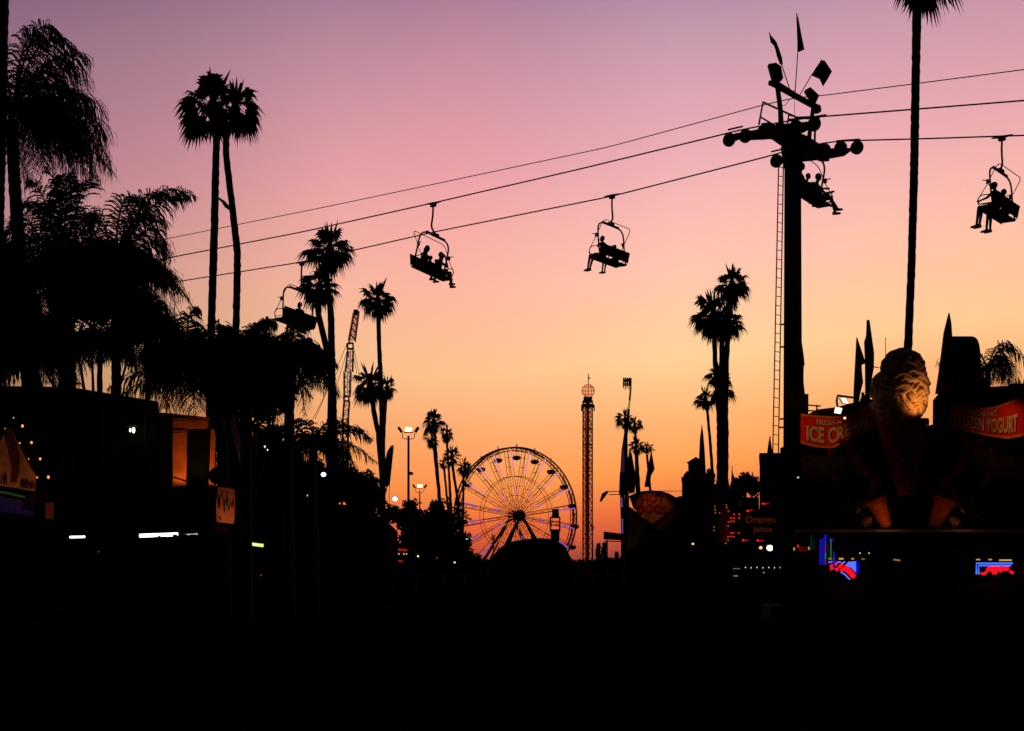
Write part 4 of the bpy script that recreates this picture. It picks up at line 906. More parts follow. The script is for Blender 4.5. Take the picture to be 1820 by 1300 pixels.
quadbox('board', [(1073, 945), (1108, 949), (1108, 961), (1073, 959)], 200, .3, ROOF, hp)
mb = MB(); mb.tube([P(1076, 962, 200), P(1108, 963, 200)], .06, 4)
for x in (1079, 1105): mb.tube([P(x, 960, 200.1), P(x, gy(200), 200.1)], .1, 5)
mb.build('post', STEEL, hp)
tp = thing('timber_post', ground_at(1112, 92), 'thin lit timber post left of the hot dog stand', 'post')
mb = MB(); mb.tube([P(1112.5, 880, 92), P(1110, gy(92), 92)], .065, 5); mb.build('post', mat('post_timber', (.35, .13, .06), .9), tp)
lamp('SPOT', P(1112, 1000, 88.5), 25, (1, .45, .2), P(1112, 900, 92), 50, .1, parent=tp)

# lattice swing mast behind the palms at left
SD = 190.0; sm = thing('swing_ride', ground_at(613, SD), 'leaning red and white lattice mast with guy cables, behind the fan palms', 'ride')
def lat2(x0a, x1a, ya, x0b, x1b, yb, n, nm, m, r_=.045):
    mb = MB()
    for dy in (0, 1.0):
        dv = Vector((0, dy, 0))
        mb.tube([P(x0a, ya, SD) + dv, P(x0b, yb, SD) + dv], r_ * 1.6, 4); mb.tube([P(x1a, ya, SD) + dv, P(x1b, yb, SD) + dv], r_ * 1.6, 4)
        for i in range(n):
            f0 = i / n; f1 = (i + 1) / n
            l0 = x0a + (x0b - x0a) * f0; r0 = x1a + (x1b - x1a) * f0; l1 = x0a + (x0b - x0a) * f1; r1 = x1a + (x1b - x1a) * f1
            y0_ = ya + (yb - ya) * f0; y1_ = ya + (yb - ya) * f1
            mb.tube([P(l0, y0_, SD) + dv, P(r1, y1_, SD) + dv] if i % 2 else [P(r0, y0_, SD) + dv, P(l1, y1_, SD) + dv], r_, 3)
            mb.tube([P(l0, y0_, SD) + dv, P(r0, y0_, SD) + dv], r_ * .8, 3)
    mb.build(nm, m, sm)
lat2(628, 636.5, 556, 619, 630, 606, 9, 'upper_boom', STEELR)
lat2(617.5, 627, 622, 613, 626, 660, 4, 'middle_boom', STEEL, .035)
lat2(611, 623, 660, 611, 621, 705, 5, 'lower_mast', STEEL, .035); lat2(611, 620.5, 712, 608.5, 618, 745, 4, 'mast_foot', STEELR, .035); lat2(608.5, 618, 745, 606, 616, 1000, 20, 'mast_base', STEEL, .05)
for xa, xb in ((628, 619), (636.5, 630)):
    mb = MB(); mb.tube([P(xa, 557, SD - .1), P(xb, 606, SD - .1)], .05, 4); mb.build('added_glow_run', emis('boom_red_glow', (.5, .04, .03), .35), sm)  # glowing tubes added to make the boom lattice read red
mb = MB(); mb.prism([P(628, 551, SD), P(633, 550, SD), P(638, 553, SD), P(637, 560, SD), P(628, 558, SD)], Vector((0, 1, 0))); mb.build('mast_head', STEELR, sm)
for (x0, x1, y0, y1) in ((617.5, 627.5, 610.5, 620), (611.5, 620, 705, 713)):
    mb = MB(); a_, b_, c_, d_ = (P(x0, y0, SD), P(x1, y0, SD), P(x1, y1, SD), P(x0, y1, SD))
    mb.tube([a_, b_, c_, d_, a_], .14, 4); mb.build('joint_frame', STEEL, sm)
for (x0, y0, x1, y1) in ((616, 613, 560, 745), (618, 620, 585, 730), (628, 615, 639, 668), (626, 622, 634, 664), (637, 552, 643, 530), (600, 660, 556, 745)):
    mb = MB(); mb.tube([P(x0, y0, SD), P(x1, y1, SD)], .03, 4); mb.build('guy_cable', CABLE, sm)
mb = MB()
for x in (617, 620, 623): mb.tube([P(x, 625, SD + .5), P(x + 1, 700, SD + .5)], .035, 4)
mb.build('hoist_cable', emis('cable_violet_glow', (.3, .12, .25), .5), sm)  # cables given a violet glow of their own, as emission

# sign robot-like box in front of the wheel
sb = thing('video_sign', ground_at(986, 200), 'boxy sign tower of stacked frames standing before the right side of the ferris wheel', 'sign')
for nm, pts in (('top_box', [(982, 905), (993, 905), (994, 919), (981, 919)]), ('base_box', [(979, 941), (995, 941), (994, 962), (979, 962)])):
    quadbox(nm, pts, 200, .9, STEEL, sb)
mb = MB()
for x in (978.5, 995): mb.prism([P(x - 1.2, 920, 200), P(x + 1.2, 920, 200), P(x + 1.2, 944, 200), P(x - 1.2, 944, 200)], Vector((0, .9, 0)))
mb.tube([P(978, 920, 200.3), P(995, 920, 200.3)], .1, 4)
for y in (927, 934): mb.tube([P(979, y, 200.3), P(995, y, 200.3)], .05, 4)
mb.build('open_frame', STEEL, sb)
mb = MB()
for x in (982, 991): mb.tube([P(x, 962, 200.4), P(x, gy(200), 200.4)], .12, 5)
mb.build('leg', STEEL, sb)

# ================================================================== RIGHT SIDE: STANDS AND SIGNS
# hot dog stand
HD = 90.0; hs = thing('hot_dog_stand', ground_at(1160, HD), 'dark stand with a fan-shaped HOT DOGS sign', 'food stand')
arcp = [(1119, 884), (1130, 879), (1143, 876), (1158, 875), (1174, 876), (1188, 880), (1201, 886)]
quadbox('sign_board', arcp + [(1196, 905), (1186, 914), (1170, 924), (1160, 932), (1150, 926), (1136, 912), (1126, 904)], HD, .15, mat('sign_yellow', (.55, .19, .03), .9, var=.35, scale=2), hs)
quadbox('sign_rim', [(1114, 884)] + [(x, y - 3) for x, y in arcp[1:-1]] + [(1206, 887), (1203, 890)] + [(x, y + 1.5) for x, y in arcp[::-1]], HD, .2, STEEL, hs, -.06)
HDR = mat('sign_red', (.38, .02, .01), .8)
for txt, x0, x1, y0, hh in (('HOT', 1141, 1179, 896.5, 15), ('DOGS', 1133.5, 1184, 914, 15.5)):
    text_on('lettering', txt, lambda u, v: P(x0 + (x1 - x0) * u, y0 - hh * v - 3.2 * math.sin(math.pi * u), HD - .11), HDR, hs, off=.05)
quadbox('lower_panel', [(1165, 938), (1206, 900), (1209, 908), (1172, 944)], HD, .15, mat('panel_red', (.18, .02, .01), .9), hs)
quadbox('stand_wall', [(1114, 1060), (1114, 898), (1124, 904), (1160, 934), (1206, 890), (1212, 905), (1212, 1060)], HD + .3, 3, WALL, hs)
mb = MB(); mb.box(P(1163.5, 877, HD - .5), .1, .15, .12); mb.tube([P(1163, 876, HD - .3), P(1160, 872, HD + .2)], .03, 5); mb.build('sign_lamp', STEEL, hs)
lamp('SPOT', P(1159, 879, HD - 1.3), 11, (1, .42, .14), P(1160, 903, HD), 80, .1, parent=hs)
ov = thing('overhead_cable', P(1165, 873, 91), 'thin cable running from the hot dog sign to the bell tower', 'cable')
mb = MB(); mb.tube([P(1162, 873, 91), P(1216, 873.5, 128)], .02, 4); mb.build('wire', CABLE, ov)
# tall banner flags
for lb, poly, pole, D in (('dark red banner flag nearest the blue ride pylon', [(1119, 800), (1123, 806), (1127, 830), (1131, 850), (1128, 876), (1118, 878), (1113, 850), (1114, 825)], [(1117, gy(120)), (1118, 880), (1119, 798)], 120),
                          ('dark red banner flag standing apart above the hot dog sign', [(1157, 800), (1160, 812), (1164, 834), (1157, 846), (1155, 866), (1145, 866), (1149, 842), (1154, 820)], [(1156, gy(118)), (1155, 866), (1157, 800)], 118)):
    flag_thing('banner_flag', lb, poly, pole, D, REDCL, group='tall dark red banner flags')
# bell tower building
bt = thing('mission_building', ground_at(1230, 130), 'mission style building with an arched bell tower and small cupola', 'building')
quadbox('facade_left', [(1212, 1040), (1212, 850), (1224, 849), (1231, 844), (1231, 1040)], 130, 4, WALL, bt, 0, .102)
quadbox('facade_right', [(1240.5, 1040), (1240.5, 846), (1262, 846), (1262, 1040)], 130, 4, WALL, bt)
quadbox('arch_sill', [(1231.3, 1040), (1231.3, 880), (1240.2, 880), (1240.2, 1040)], 130, 4, WALL, bt)
mb = MB(); n = 10; cxx, cyy, rx, ry = 1235.8, 869, 4.4, 7
mb.prism([P(1231.3, 846, 130), P(1240.2, 846, 130)] + [P(cxx + rx * math.cos(math.pi * k / n), cyy - ry * math.sin(math.pi * k / n), 130) for k in range(n + 1)], Vector((0, 4, 0))); mb.build('arch', WALL, bt)
quadbox('cornice', [(1210.5, 852), (1210.5, 848), (1226, 848), (1226, 852)], 130, 4.4, WALL, bt, -.2, .102)
quadbox('dome', [(1222, 848), (1223, 840), (1228, 834), (1236, 831), (1246, 834), (1250, 848)], 130, 3.5, ROOF, bt)
quadbox('cupola', [(1230, 832), (1230, 820), (1227, 820), (1227, 818.5), (1238, 811.5), (1249, 819), (1249, 821), (1246, 821), (1246, 832)], 130, 2.5, ROOF, bt, .4)
quadbox('wing', [(1195, 1040), (1200, 892), (1208, 890), (1208, 882), (1214, 882), (1214, 1040)], 131, 5, WALL, bt)
# slim furled flags
FLG = 'tall furled flags'
flag_thing('furled_flag', 'slim dark furled flag rising beside the bell tower', [(1247.5, 754), (1250, 772), (1253, 800), (1255, 850), (1257, 880), (1240, 880), (1242, 820), (1244, 780)], [(1249, gy(98)), (1249, 870), (1247.5, 756)], 98, CLOTH, .12, FLG)
flag_thing('furled_flag', 'small furled flag tip just left of the ladder foot', [(1369, 774), (1371, 788), (1373, 806), (1364, 806), (1366, 790)], [(1369, 806), (1369, 776)], 76, CLOTH, .1, FLG)
flag_thing('furled_flag', 'short furled flag behind the bush right of the palm cluster', [(1301, 827), (1303, 842), (1308, 856), (1312, 870), (1300, 870)], [(1303, gy(88)), (1303, 866), (1301, 829)], 88, CLOTH, .1, FLG)
flag_thing('furled_flag', 'shorter of the two tall red flags behind the ice cream stand', [(1524, 599), (1530, 620), (1539, 646), (1533, 648), (1532, 662), (1534, 680), (1530, 700), (1524, 730), (1516, 736), (1519, 690), (1521, 640)], [(1521, gy(58)), (1521, 735), (1524, 602)], 58, REDCL, .12, FLG)
flag_thing('furled_flag', 'taller of the two red flags behind the ice cream stand', [(1541, 569), (1545, 570), (1549, 600), (1554, 628), (1553, 655), (1548, 690), (1545, 735), (1538, 735), (1539, 640), (1536, 608), (1540, 596)], [(1541, gy(60)), (1541, 730), (1542, 570)], 60, REDCL, .12, FLG)
flag_thing('furled_flag', 'pointed red flag beside the black slide hood', [(1687, 556), (1691, 575), (1694, 602), (1696, 650), (1692, 700), (1664, 700), (1670, 650), (1677, 608), (1680, 590)], [(1680, gy(54)), (1681, 690), (1687, 558)], 54, REDCL, .14, FLG)
flag_thing('furled_flag', 'long furled flag hanging against the right side of the tower column', [(1421, 578), (1425, 600), (1428, 630), (1430, 648), (1427, 655), (1428, 680), (1431, 705), (1430, 730), (1416, 730), (1417, 600)], [(1419, gy(56)), (1419, 720), (1421, 580)], 56, REDCL, .12, FLG)
an = thing('antenna', P(1573, 690, 70), 'thin antenna rod rising behind the giant ice cream', 'antenna')
mb = MB(); mb.tube([P(1573.5, 720, 70), P(1574, 600, 70)], [.022, .014], 5); mb.tube([P(1552, 652, 66), P(1562, 654, 66)], .02, 4); mb.build('rod', STEEL, an)
# black slide hood and building at right
sh = thing('slide_tower', ground_at(1720, 55), 'black hooded slide tower with rounded shoulders right of the giant cone', 'slide tower')
quadbox('hood', [(1655, 1080), (1658, 712), (1668, 700), (1676, 690), (1690, 640), (1692, 601), (1710, 600), (1732, 601), (1737, 606), (1740, 640), (1748, 660), (1752, 690), (1756, 1080)], 55, 2.2, mat('slide_black', (.015, .015, .016), 1.0, spec=0), sh, 0, .262)
mb = MB(); mb.tube(arc_pts([P(1692, 601, 54.9), P(1734, 601, 54.9), P(1739, 620, 54.9), P(1740, 650, 54.9)], 4), .06, 6); mb.build('rim', STEEL, sh)
rb = thing('building', ground_at(1790, 62), 'dark flat-topped building at the right edge behind the yogurt sign', 'building')
quadbox('wall', [(1752.5, 1090), (1752, 688), (1790, 686), (1796, 683), (1860, 680), (1860, 1090)], 62, 6, WALL, rb, 0, .285)
mb = MB(); rnd = random.Random(77)
for i in range(26):
    x = 1792 + i * 1.6; mb.tube([P(x, 686, 62.5), P(x + rnd.uniform(-2, 2), 676 + rnd.uniform(-6, 4), 62.5)], .02, 3)
mb.build('roof_planting', LEAF, rb)
# sign building left of the stand
sg_ = thing('snack_building', ground_at(1385, 70), 'dark box-shaped snack building at the foot of the tower ladder', 'building')
quadbox('rear_wing', [(1316, 1080), (1316, 884), (1349, 884), (1349, 1080)], 71, 3, WALL, sg_, 0, .14)
quadbox('wall', [(1350, 1080), (1350, 812), (1440, 812), (1440, 1080)], 70, 6, WALL, sg_, 0, .15)
quadbox('parapet', [(1347.5, 812), (1348.5, 806), (1440, 806), (1440, 812)], 70, 6.4, WALL, sg_, -.2, .15)
quadbox('lower_wall', [(1282, 1070), (1282, 905), (1349.5, 900), (1349.5, 1070)], 70.5, 5, WALL, sg_)
OJ = emis('sign_orange_dim', (.30, .045, .01), .16); TJ = emis('sign_teal_dim', (.01, .07, .07), .2)
sgn = thing('orange_sign', P(1360, 930, 69.6), 'dim round-lettered orange drink sign on the dark snack building', 'sign')
text_on('lettering', 'Orange', lambda u, v: P(1324 + 54 * u, 934 - 17 * v, 69.6), OJ, sgn, off=.02)
text_on('lettering', 'Julius', lambda u, v: P(1338 + 35 * u, 949 - 13 * v, 69.6), OJ, sgn, off=.02)
quadbox('backing', [(1320, 952), (1320, 914), (1382, 914), (1382, 952)], 69.7, .1, ROOF, sgn)
mb = MB()
for y, x0, x1 in ((925, 1386, 1404), (930, 1388, 1408), (935, 1397, 1410), (940, 1402, 1411)):
    mb.tube([P(x0, y, 69.5), P(x1, y + 1, 69.5)], .03, 4)
mb.build('teal_swirl', TJ, sgn)
for i, (x0, x1, y, yb_) in enumerate(((1354, 1366, 895.5, 895.5), (1392, 1405, 896, 896), (1326, 1338, 908.5, 906.5), (1318, 1330, 960.5, 960.5), (1344, 1357, 961, 961))):
    t = thing('neon_dash', P((x0 + x1) / 2, y, 69.4), ('red dash light high on the snack building, left one', 'red dash light high on the snack building, right one', 'slanted red dash light left above the orange sign', 'red dash light left below the orange sign', 'red dash light right below the orange sign')[i], 'light', 'red dash lights')
    mb = MB(); mb.tube([P(x0, y, 69.4), P(x1, yb_, 69.4)], .028, 6); mb.build('tube', emis('dash_red', (.8, .01, .01), .45), t)
    mb = MB(); mb.ball(P(x0 + (3 if i != 1 else 9), y, 69.35), .05); mb.build('bulb', REDL, t)
mq = thing('marquee', ground_at(1288, 68), 'small marquee frame outlined with red bulbs at the palm cluster foot', 'marquee')
quadbox('curtain', [(1278, 905), (1291, 898), (1296, 905), (1296, 962), (1289, 967), (1278, 962)], 68, .1, mat('marquee_cloth', (.20, .07, .03), .9, var=.5, scale=3), mq)
quadbox('board', [(1268, 1040), (1268, 908), (1290, 894), (1316, 900), (1316, 1040)], 68.2, .5, ROOF, mq)
MQ = [(1291, 898), (1292, 902.5), (1294.5, 909), (1295, 928), (1294, 935), (1294, 954.5), (1294, 960.5), (1279, 912), (1271.5, 912), (1271.5, 907), (1269, 937), (1269, 943), (1290, 966)]
MR = [(1304.5, 914.5), (1314, 914.5), (1299.5, 921), (1304.5, 921), (1313.5, 921), (1299.5, 927), (1304, 927), (1299.5, 947.5), (1303.5, 947.5), (1313, 947.5), (1299, 954), (1304, 954)]
for i, (x, y) in enumerate(MQ):
    mb = MB(); mb.ball(P(x, y, 67.9), .026, 8, 6); mb.build('bulb', emis('bulb_pinkish', (1, .22, .12), .45), mq)
for i, (x, y) in enumerate(MR):
    mb = MB(); mb.ball(P(x, y, 67.9), .036, 8, 6); mb.build('bulb', REDL, mq)
lamp('SPOT', P(1287, 985, 66.8), 2.5, (1, .5, .25), P(1287, 930, 68), 60, .1, parent=mq)
glow('dazzling square white-orange lamp low on the snack building', 1368.5, 974.5, 68, .13, emis('lamp_dazzle', (1, .75, .5), 7), False)
t = glow('small yellow lamp left of the dazzling one', 1352, 974, 68, .07, emis('lamp_amber', (1, .5, .12), 1.6), False)
glow('small yellow lamp on a post in the dark, right of the hot dog stand', 1231.5, 967, 80, .055, emis('lamp_amber2', (1, .6, .18), 1.5))
glow('tiny white glint on the dark stand wall under the ice cream sign', 1418.5, 849, 50.5, .03, WHD, False)
ctr_ = thing('counter_lights', P(1345, 1009, 66), 'row of small pale bulbs along a counter under the snack building', 'string lights')
mb = MB(); mb.tube([P(1322, 1006.5, 66), P(1390, 1007.5, 66)], .012, 4); mb.build('wire', CABLE, ctr_)
for i, x in enumerate((1325, 1335, 1345.5, 1356, 1366.5, 1376.5, 1386.5)):
    mb = MB(); mb.ball(P(x, 1009 + (i % 2) * .5, 66), (.022, .022, .028), 8, 6); mb.build('bulb', WHD, ctr_)
for x0, x1, y, k in ((1303, 1315, 1011, .25), (1304, 1311, 1024, .6), (1356, 1359, 1018, .6)):
    mb = MB(); mb.tube([P(x0, y, 66), P(x1, y, 66)], .02, 5); mb.build('strip', emis('strip_pale%d' % int(k * 100), (.6, .8, .3), k * .6), ctr_)

# ---------------- the ice cream stand
ID = 50.0; st_ = thing('ice_cream_stand', ground_at(1620, ID), 'big dark ice cream stand with painted figures and a lit eave strip', 'food stand')
quadbox('front_wall', [(1424, 1080), (1424, 780), (1450, 778), (1530, 765), (1600, 800), (1690, 800), (1700, 740), (1900, 740), (1900, 1080)], ID + 1.0, 4, WALL, st_)
quadbox('sign_back', [(1424, 790), (1426, 742), (1452, 728), (1486, 724), (1520, 715), (1600, 700), (1600, 810)], ID + .7, .25, ROOF, st_)
EAV = mat('eave_paint', (.40, .20, .08), .9)
mb = MB(); mb.prism([P(1424, 941.5, ID - .3), P(1900, 941.5, ID - .3), P(1900, 946, ID - .3), P(1424, 946, ID - .3)], Vector((0, 1.2, 0))); mb.build('eave', EAV, st_)
for (x, e_) in ((1582, 1.2), (1716, .8), (1500, .18)):
    lamp('POINT', P(x, 936, ID - .75), e_, (1, .5, .15), None, size=.05, parent=st_)
# service counter
quadbox('counter', [(1424, 1100), (1424, 1036), (1900, 1036), (1900, 1100)], ID - .3, 1.2, WALL, st_)
SR = mat('sign_red_paint', (.62, .012, .008), .75, var=.12); CREAM = mat('letter_cream', (.62, .36, .12), .8); SH2 = mat('letter_shadow', (.03, .006, .006), .9)
ORE = mat('ribbon_edge', (.62, .16, .02), .8)
def ribbon(label, fn, x0, x1, text, nm_par):
    t = thing('ribbon_sign', fn(.5, .5, 0), label, 'sign', 'wavy red ribbon signs of the ice cream stand')
    n = 28
    def strip(v0, v1, d, m, nm):
        mb = MB()
        for i in range(n):
            u0, u1 = i / n, (i + 1) / n
            mb.quad(fn(u0, v0, d), fn(u1, v0, d), fn(u1, v1, d), fn(u0, v1, d))
            mb.quad(fn(u0, v0, d + .08), fn(u1, v0, d + .08), fn(u1, v1, d + .08), fn(u0, v1, d + .08))
            for vv in (v0, v1): mb.quad(fn(u0, vv, d), fn(u1, vv, d), fn(u1, vv, d + .08), fn(u0, vv, d + .08))
        mb.build(nm, m, t)
    strip(0, 1, 0, SR, 'ribbon')
    strip(-.04, .035, -.03, ORE, 'edge_trim'); strip(.965, 1.03, -.03, ORE, 'edge_trim')
    for (txt, u0, u1, v0, v1) in text:
        for d, m, du, dv in ((-.012, SH2, .012, -.035), (-.03, CREAM, 0, 0)):
            text_on('lettering' if m is CREAM else 'letter_shadow', txt, lambda a, b_: fn(u0 + (u1 - u0) * a + du, v0 + (v1 - v0) * b_ + dv, d), m, t, off=.035)
    return t
def fl(u, v, d):      # left ribbon: a wave falling then climbing to the right
    x = 1423 + 150 * u
    top = 737 + 5 * math.sin(u * 3.4) - 48 * max(0, u - .45) ** 1.25 * 1.4
    bot = 786 + 9 * math.sin(u * math.pi / .62) * (1 if u < .62 else 0) - 62 * max(0, u - .40) ** 1.1
    return P(x, bot + (top - bot) * v, ID + .2 + .5 * math.sin(u * 5.0) * .6 + d + 1.1 * max(0, u - .5))
def fr(u, v, d):      # right ribbon, mirrored, cut by the frame edge
    x = 1690 + 129 * u
    top = 719 + 9 * math.sin(min(1, u * 1.1) * math.pi) - 4 * u + (0 if u < .6 else -16 * (u - .6))
    bot = 756 + 22 * math.sin(min(1.0, u * 1.0) * math.pi * .58) - 8 * max(0, u - .8) * 5 * .6
    return P(x, bot + (top - bot) * v, ID + .2 + d + .4 * math.sin(u * 4 + 1) + 1.0 * max(0, .4 - u))
ribbon('left wavy red ribbon sign with cream letters, ending in ICE CREAM', fl, 0, 0, (('FRESH-M', .19, .49, .72, .90), ('ICE CREAM', .07, .80, .12, .66)), st_)
ribbon('right wavy red ribbon sign reading NON-FAT FROZEN YOGURT', fr, 0, 0, (('NON-FAT', .28, .64, .68, .90), ('FROZEN YOGURT', .06, .92, .12, .62)), st_)
lamp('SPOT', P(1440, 738, ID - 1.6), 42, (1, .5, .2), P(1446, 766, ID + .2), 52, .1, name='sign_light', parent=st_)
lamp('SPOT', P(1800, 738, ID - 1.6), 28, (1, .42, .15), P(1788, 760, ID + .2), 60, .1, name='sign_light', parent=st_)
# the two lit floodlights above the sign
fl_ = thing('twin_floodlights', P(1489, 730, ID - .8), 'two blazing floodlights on a bracket above the ice cream ribbon', 'floodlight')
mb = MB(); mb.tube([P(1516, 707, ID - .2), P(1489, 703.5, ID - .8), P(1487, 712, ID - .8), P(1488.5, 724, ID - .8)], .035, 6); mb.build('bracket', STEEL, fl_)
HOTL = emis('floodlight_glass', (1, .8, .5), 2.6)
for (pts) in ([(1494, 708), (1502, 707.5), (1508, 717.5), (1499, 716.5)], [(1485, 724), (1497, 726), (1494, 735.5), (1483, 734)]):
    mb = MB(); mb.prism([P(x, y, ID - .9) for x, y in pts], Vector((0, .02, 0))); mb.build('glass', HOTL, fl_)
    mb = MB(); c_ = sum((P(x, y, ID - .82) for x, y in pts), Vector()) / 4
    mb.prism([c_ + (P(x, y, ID - .82) - c_) * 1.12 for x, y in pts], Vector((0, .18, 0))); mb.build('housing', STEEL, fl_)
glow('small warm bulb right under the twin floodlights', 1501.5, 743.5, ID - .6, .038, emis('bulb_warm_small', (1, .5, .12), 3), False)
rl_ = thing('railing', P(1440, 722, 57), 'short pipe railing and box at the foot of the tower column', 'railing')
mb = MB(); mb.tube([P(1432, 720, 57), P(1459, 722, 57)], .025, 5); mb.tube([P(1432, 730, 57), P(1452, 731, 57)], .025, 5)
for x in (1433, 1452): mb.tube([P(x, 720, 57), P(x, 745, 57)], .03, 5)
mb.build('rail', STEEL, rl_)
mb = MB(); mb.box(P(1429, 770, 57.4), .10, .3, 1.3); mb.build('switch_box', STEEL, rl_)
aw = thing('roof_canopy', P(1480, 728, ID + .5), 'curved dark canopy behind the top of the left ribbon', 'canopy')
quadbox('canopy', [(1432, 742), (1445, 733), (1462, 727), (1480, 728), (1494, 722), (1510, 718), (1530, 716), (1530, 745)], ID + 1.2, 1.6, ROOF, aw)
# giant ice cream cone
ic = thing('giant_ice_cream', P(1601, 800, ID - .4), 'giant sculpted soft-serve ice cream in a waffle cone rising above the stand', 'sculpture')
mi = (ID - .4) / F; cc = P(1600, 690, ID - .4)
mb = MB(); nu, nv = 72, 64
def prof_(t):   # 0 top..1 bottom radius in px
    tab = [(0, 8), (.03, 20), (.08, 29), (.16, 35), (.26, 38), (.36, 44), (.5, 48), (.65, 48), (.8, 45), (.92, 38), (1, 26)]
    return lerp_tab(tab, t)
for j in range(nv + 1):
    t_ = j / nv; zz = 620 + 132 * t_
    for i in range(nu):
        th = 2 * math.pi * i / nu
        ph = t_ * 5.2 * 2 * math.pi / 1.0 - th                      # soft-serve spiral
        lobe = 1 + .13 * abs(math.sin(ph / 2)) ** .6 - .08 + .045 * math.sin(3 * th + 9 * t_) * math.sin(11 * t_ + 2 * th) + .05 * math.sin(7 * th - 23 * t_ + 2 * math.sin(5 * t_)) + .02 * math.sin(15 * th + 31 * t_)
        r_ = prof_(t_) * lobe * mi
        drift = (-4 + 9 * (1 - t_) ** 1.5) * mi
        mb.v.append(Vector((cc.x + drift + r_ * math.cos(th), cc.y + r_ * math.sin(th) * .9, P(0, zz, ID - .4).z + .05 * math.sin(th + 4 * t_) - (.16 * th / (2 * math.pi)) * 0)))
for j in range(nv):
    for i in range(nu):
        a = j * nu + i; b_ = j * nu + (i + 1) % nu
        mb.f.append((a, b_, b_ + nu, a + nu))
mb.f.append(tuple(range(nu)))
ICM = mat('soft_serve', (.62, .40, .20), .6, var=.15, scale=3)
o = mb.build('soft_serve', ICM, ic, True)
# curled ribs of cream around the swirl
rnd = random.Random(5)
mb = MB()
for k in range(46):
    th0 = rnd.uniform(-math.pi - .3, 0.4); t0 = rnd.uniform(.25, .95); ln = rnd.uniform(.5, 1.1); dirn = rnd.choice((-1, 1)); rr = rnd.uniform(.045, .085); pts = []
    for s_i in range(9):
        q_ = s_i / 8; th = th0 + ln * q_; t_ = min(.99, max(.05, t0 + dirn * .10 * math.sin(q_ * math.pi * 1.1)))
        r_ = prof_(t_) * 1.02 * mi; drift = (-4 + 9 * (1 - t_) ** 1.5) * mi
        pts.append(Vector((cc.x + drift + r_ * math.cos(th), cc.y + r_ * math.sin(th) * .9, P(0, 620 + 132 * t_, ID - .4).z)))
    mb.tube(pts, [rr * (.3 + .7 * math.sin(math.pi * (.08 + .84 * i / 8))) for i in range(9)], 7)
mb.build('cream_curls', ICM, ic, True)
mb = MB(); n = 24
WAF = mat('waffle', (.42, .09, .03), .8)
a0 = P(1604, 748, ID - .4); a1 = P(1612, 880, ID - .4)
mb.tube([a0 + (a1 - a0) * k / 6 for k in range(7)], [(46 - 5.5 * k) * mi for k in range(7)], 26); mb.build('waffle_cone', WAF, ic, True)
mb = MB()
for k in range(12):
    for dr in (-1, 1):
        pts = []
        for s_i in range(14):
            q_ = s_i / 13; th = 2 * math.pi * k / 12 + dr * 2.4 * q_; c_ = a0 + (a1 - a0) * q_; r_ = (46.8 - 33 * q_) * mi
            pts.append(c_ + Vector((r_ * math.cos(th), r_ * math.sin(th), 0)))
        mb.tube(pts, .018, 4)
mb.build('waffle_ridges', WAF, ic)
lamp('SPOT', P(1673, 746, ID - 1.85), 82, (1, .40, .11), P(1628, 706, ID - .9), 52, .05, name='cone_light', parent=ic)

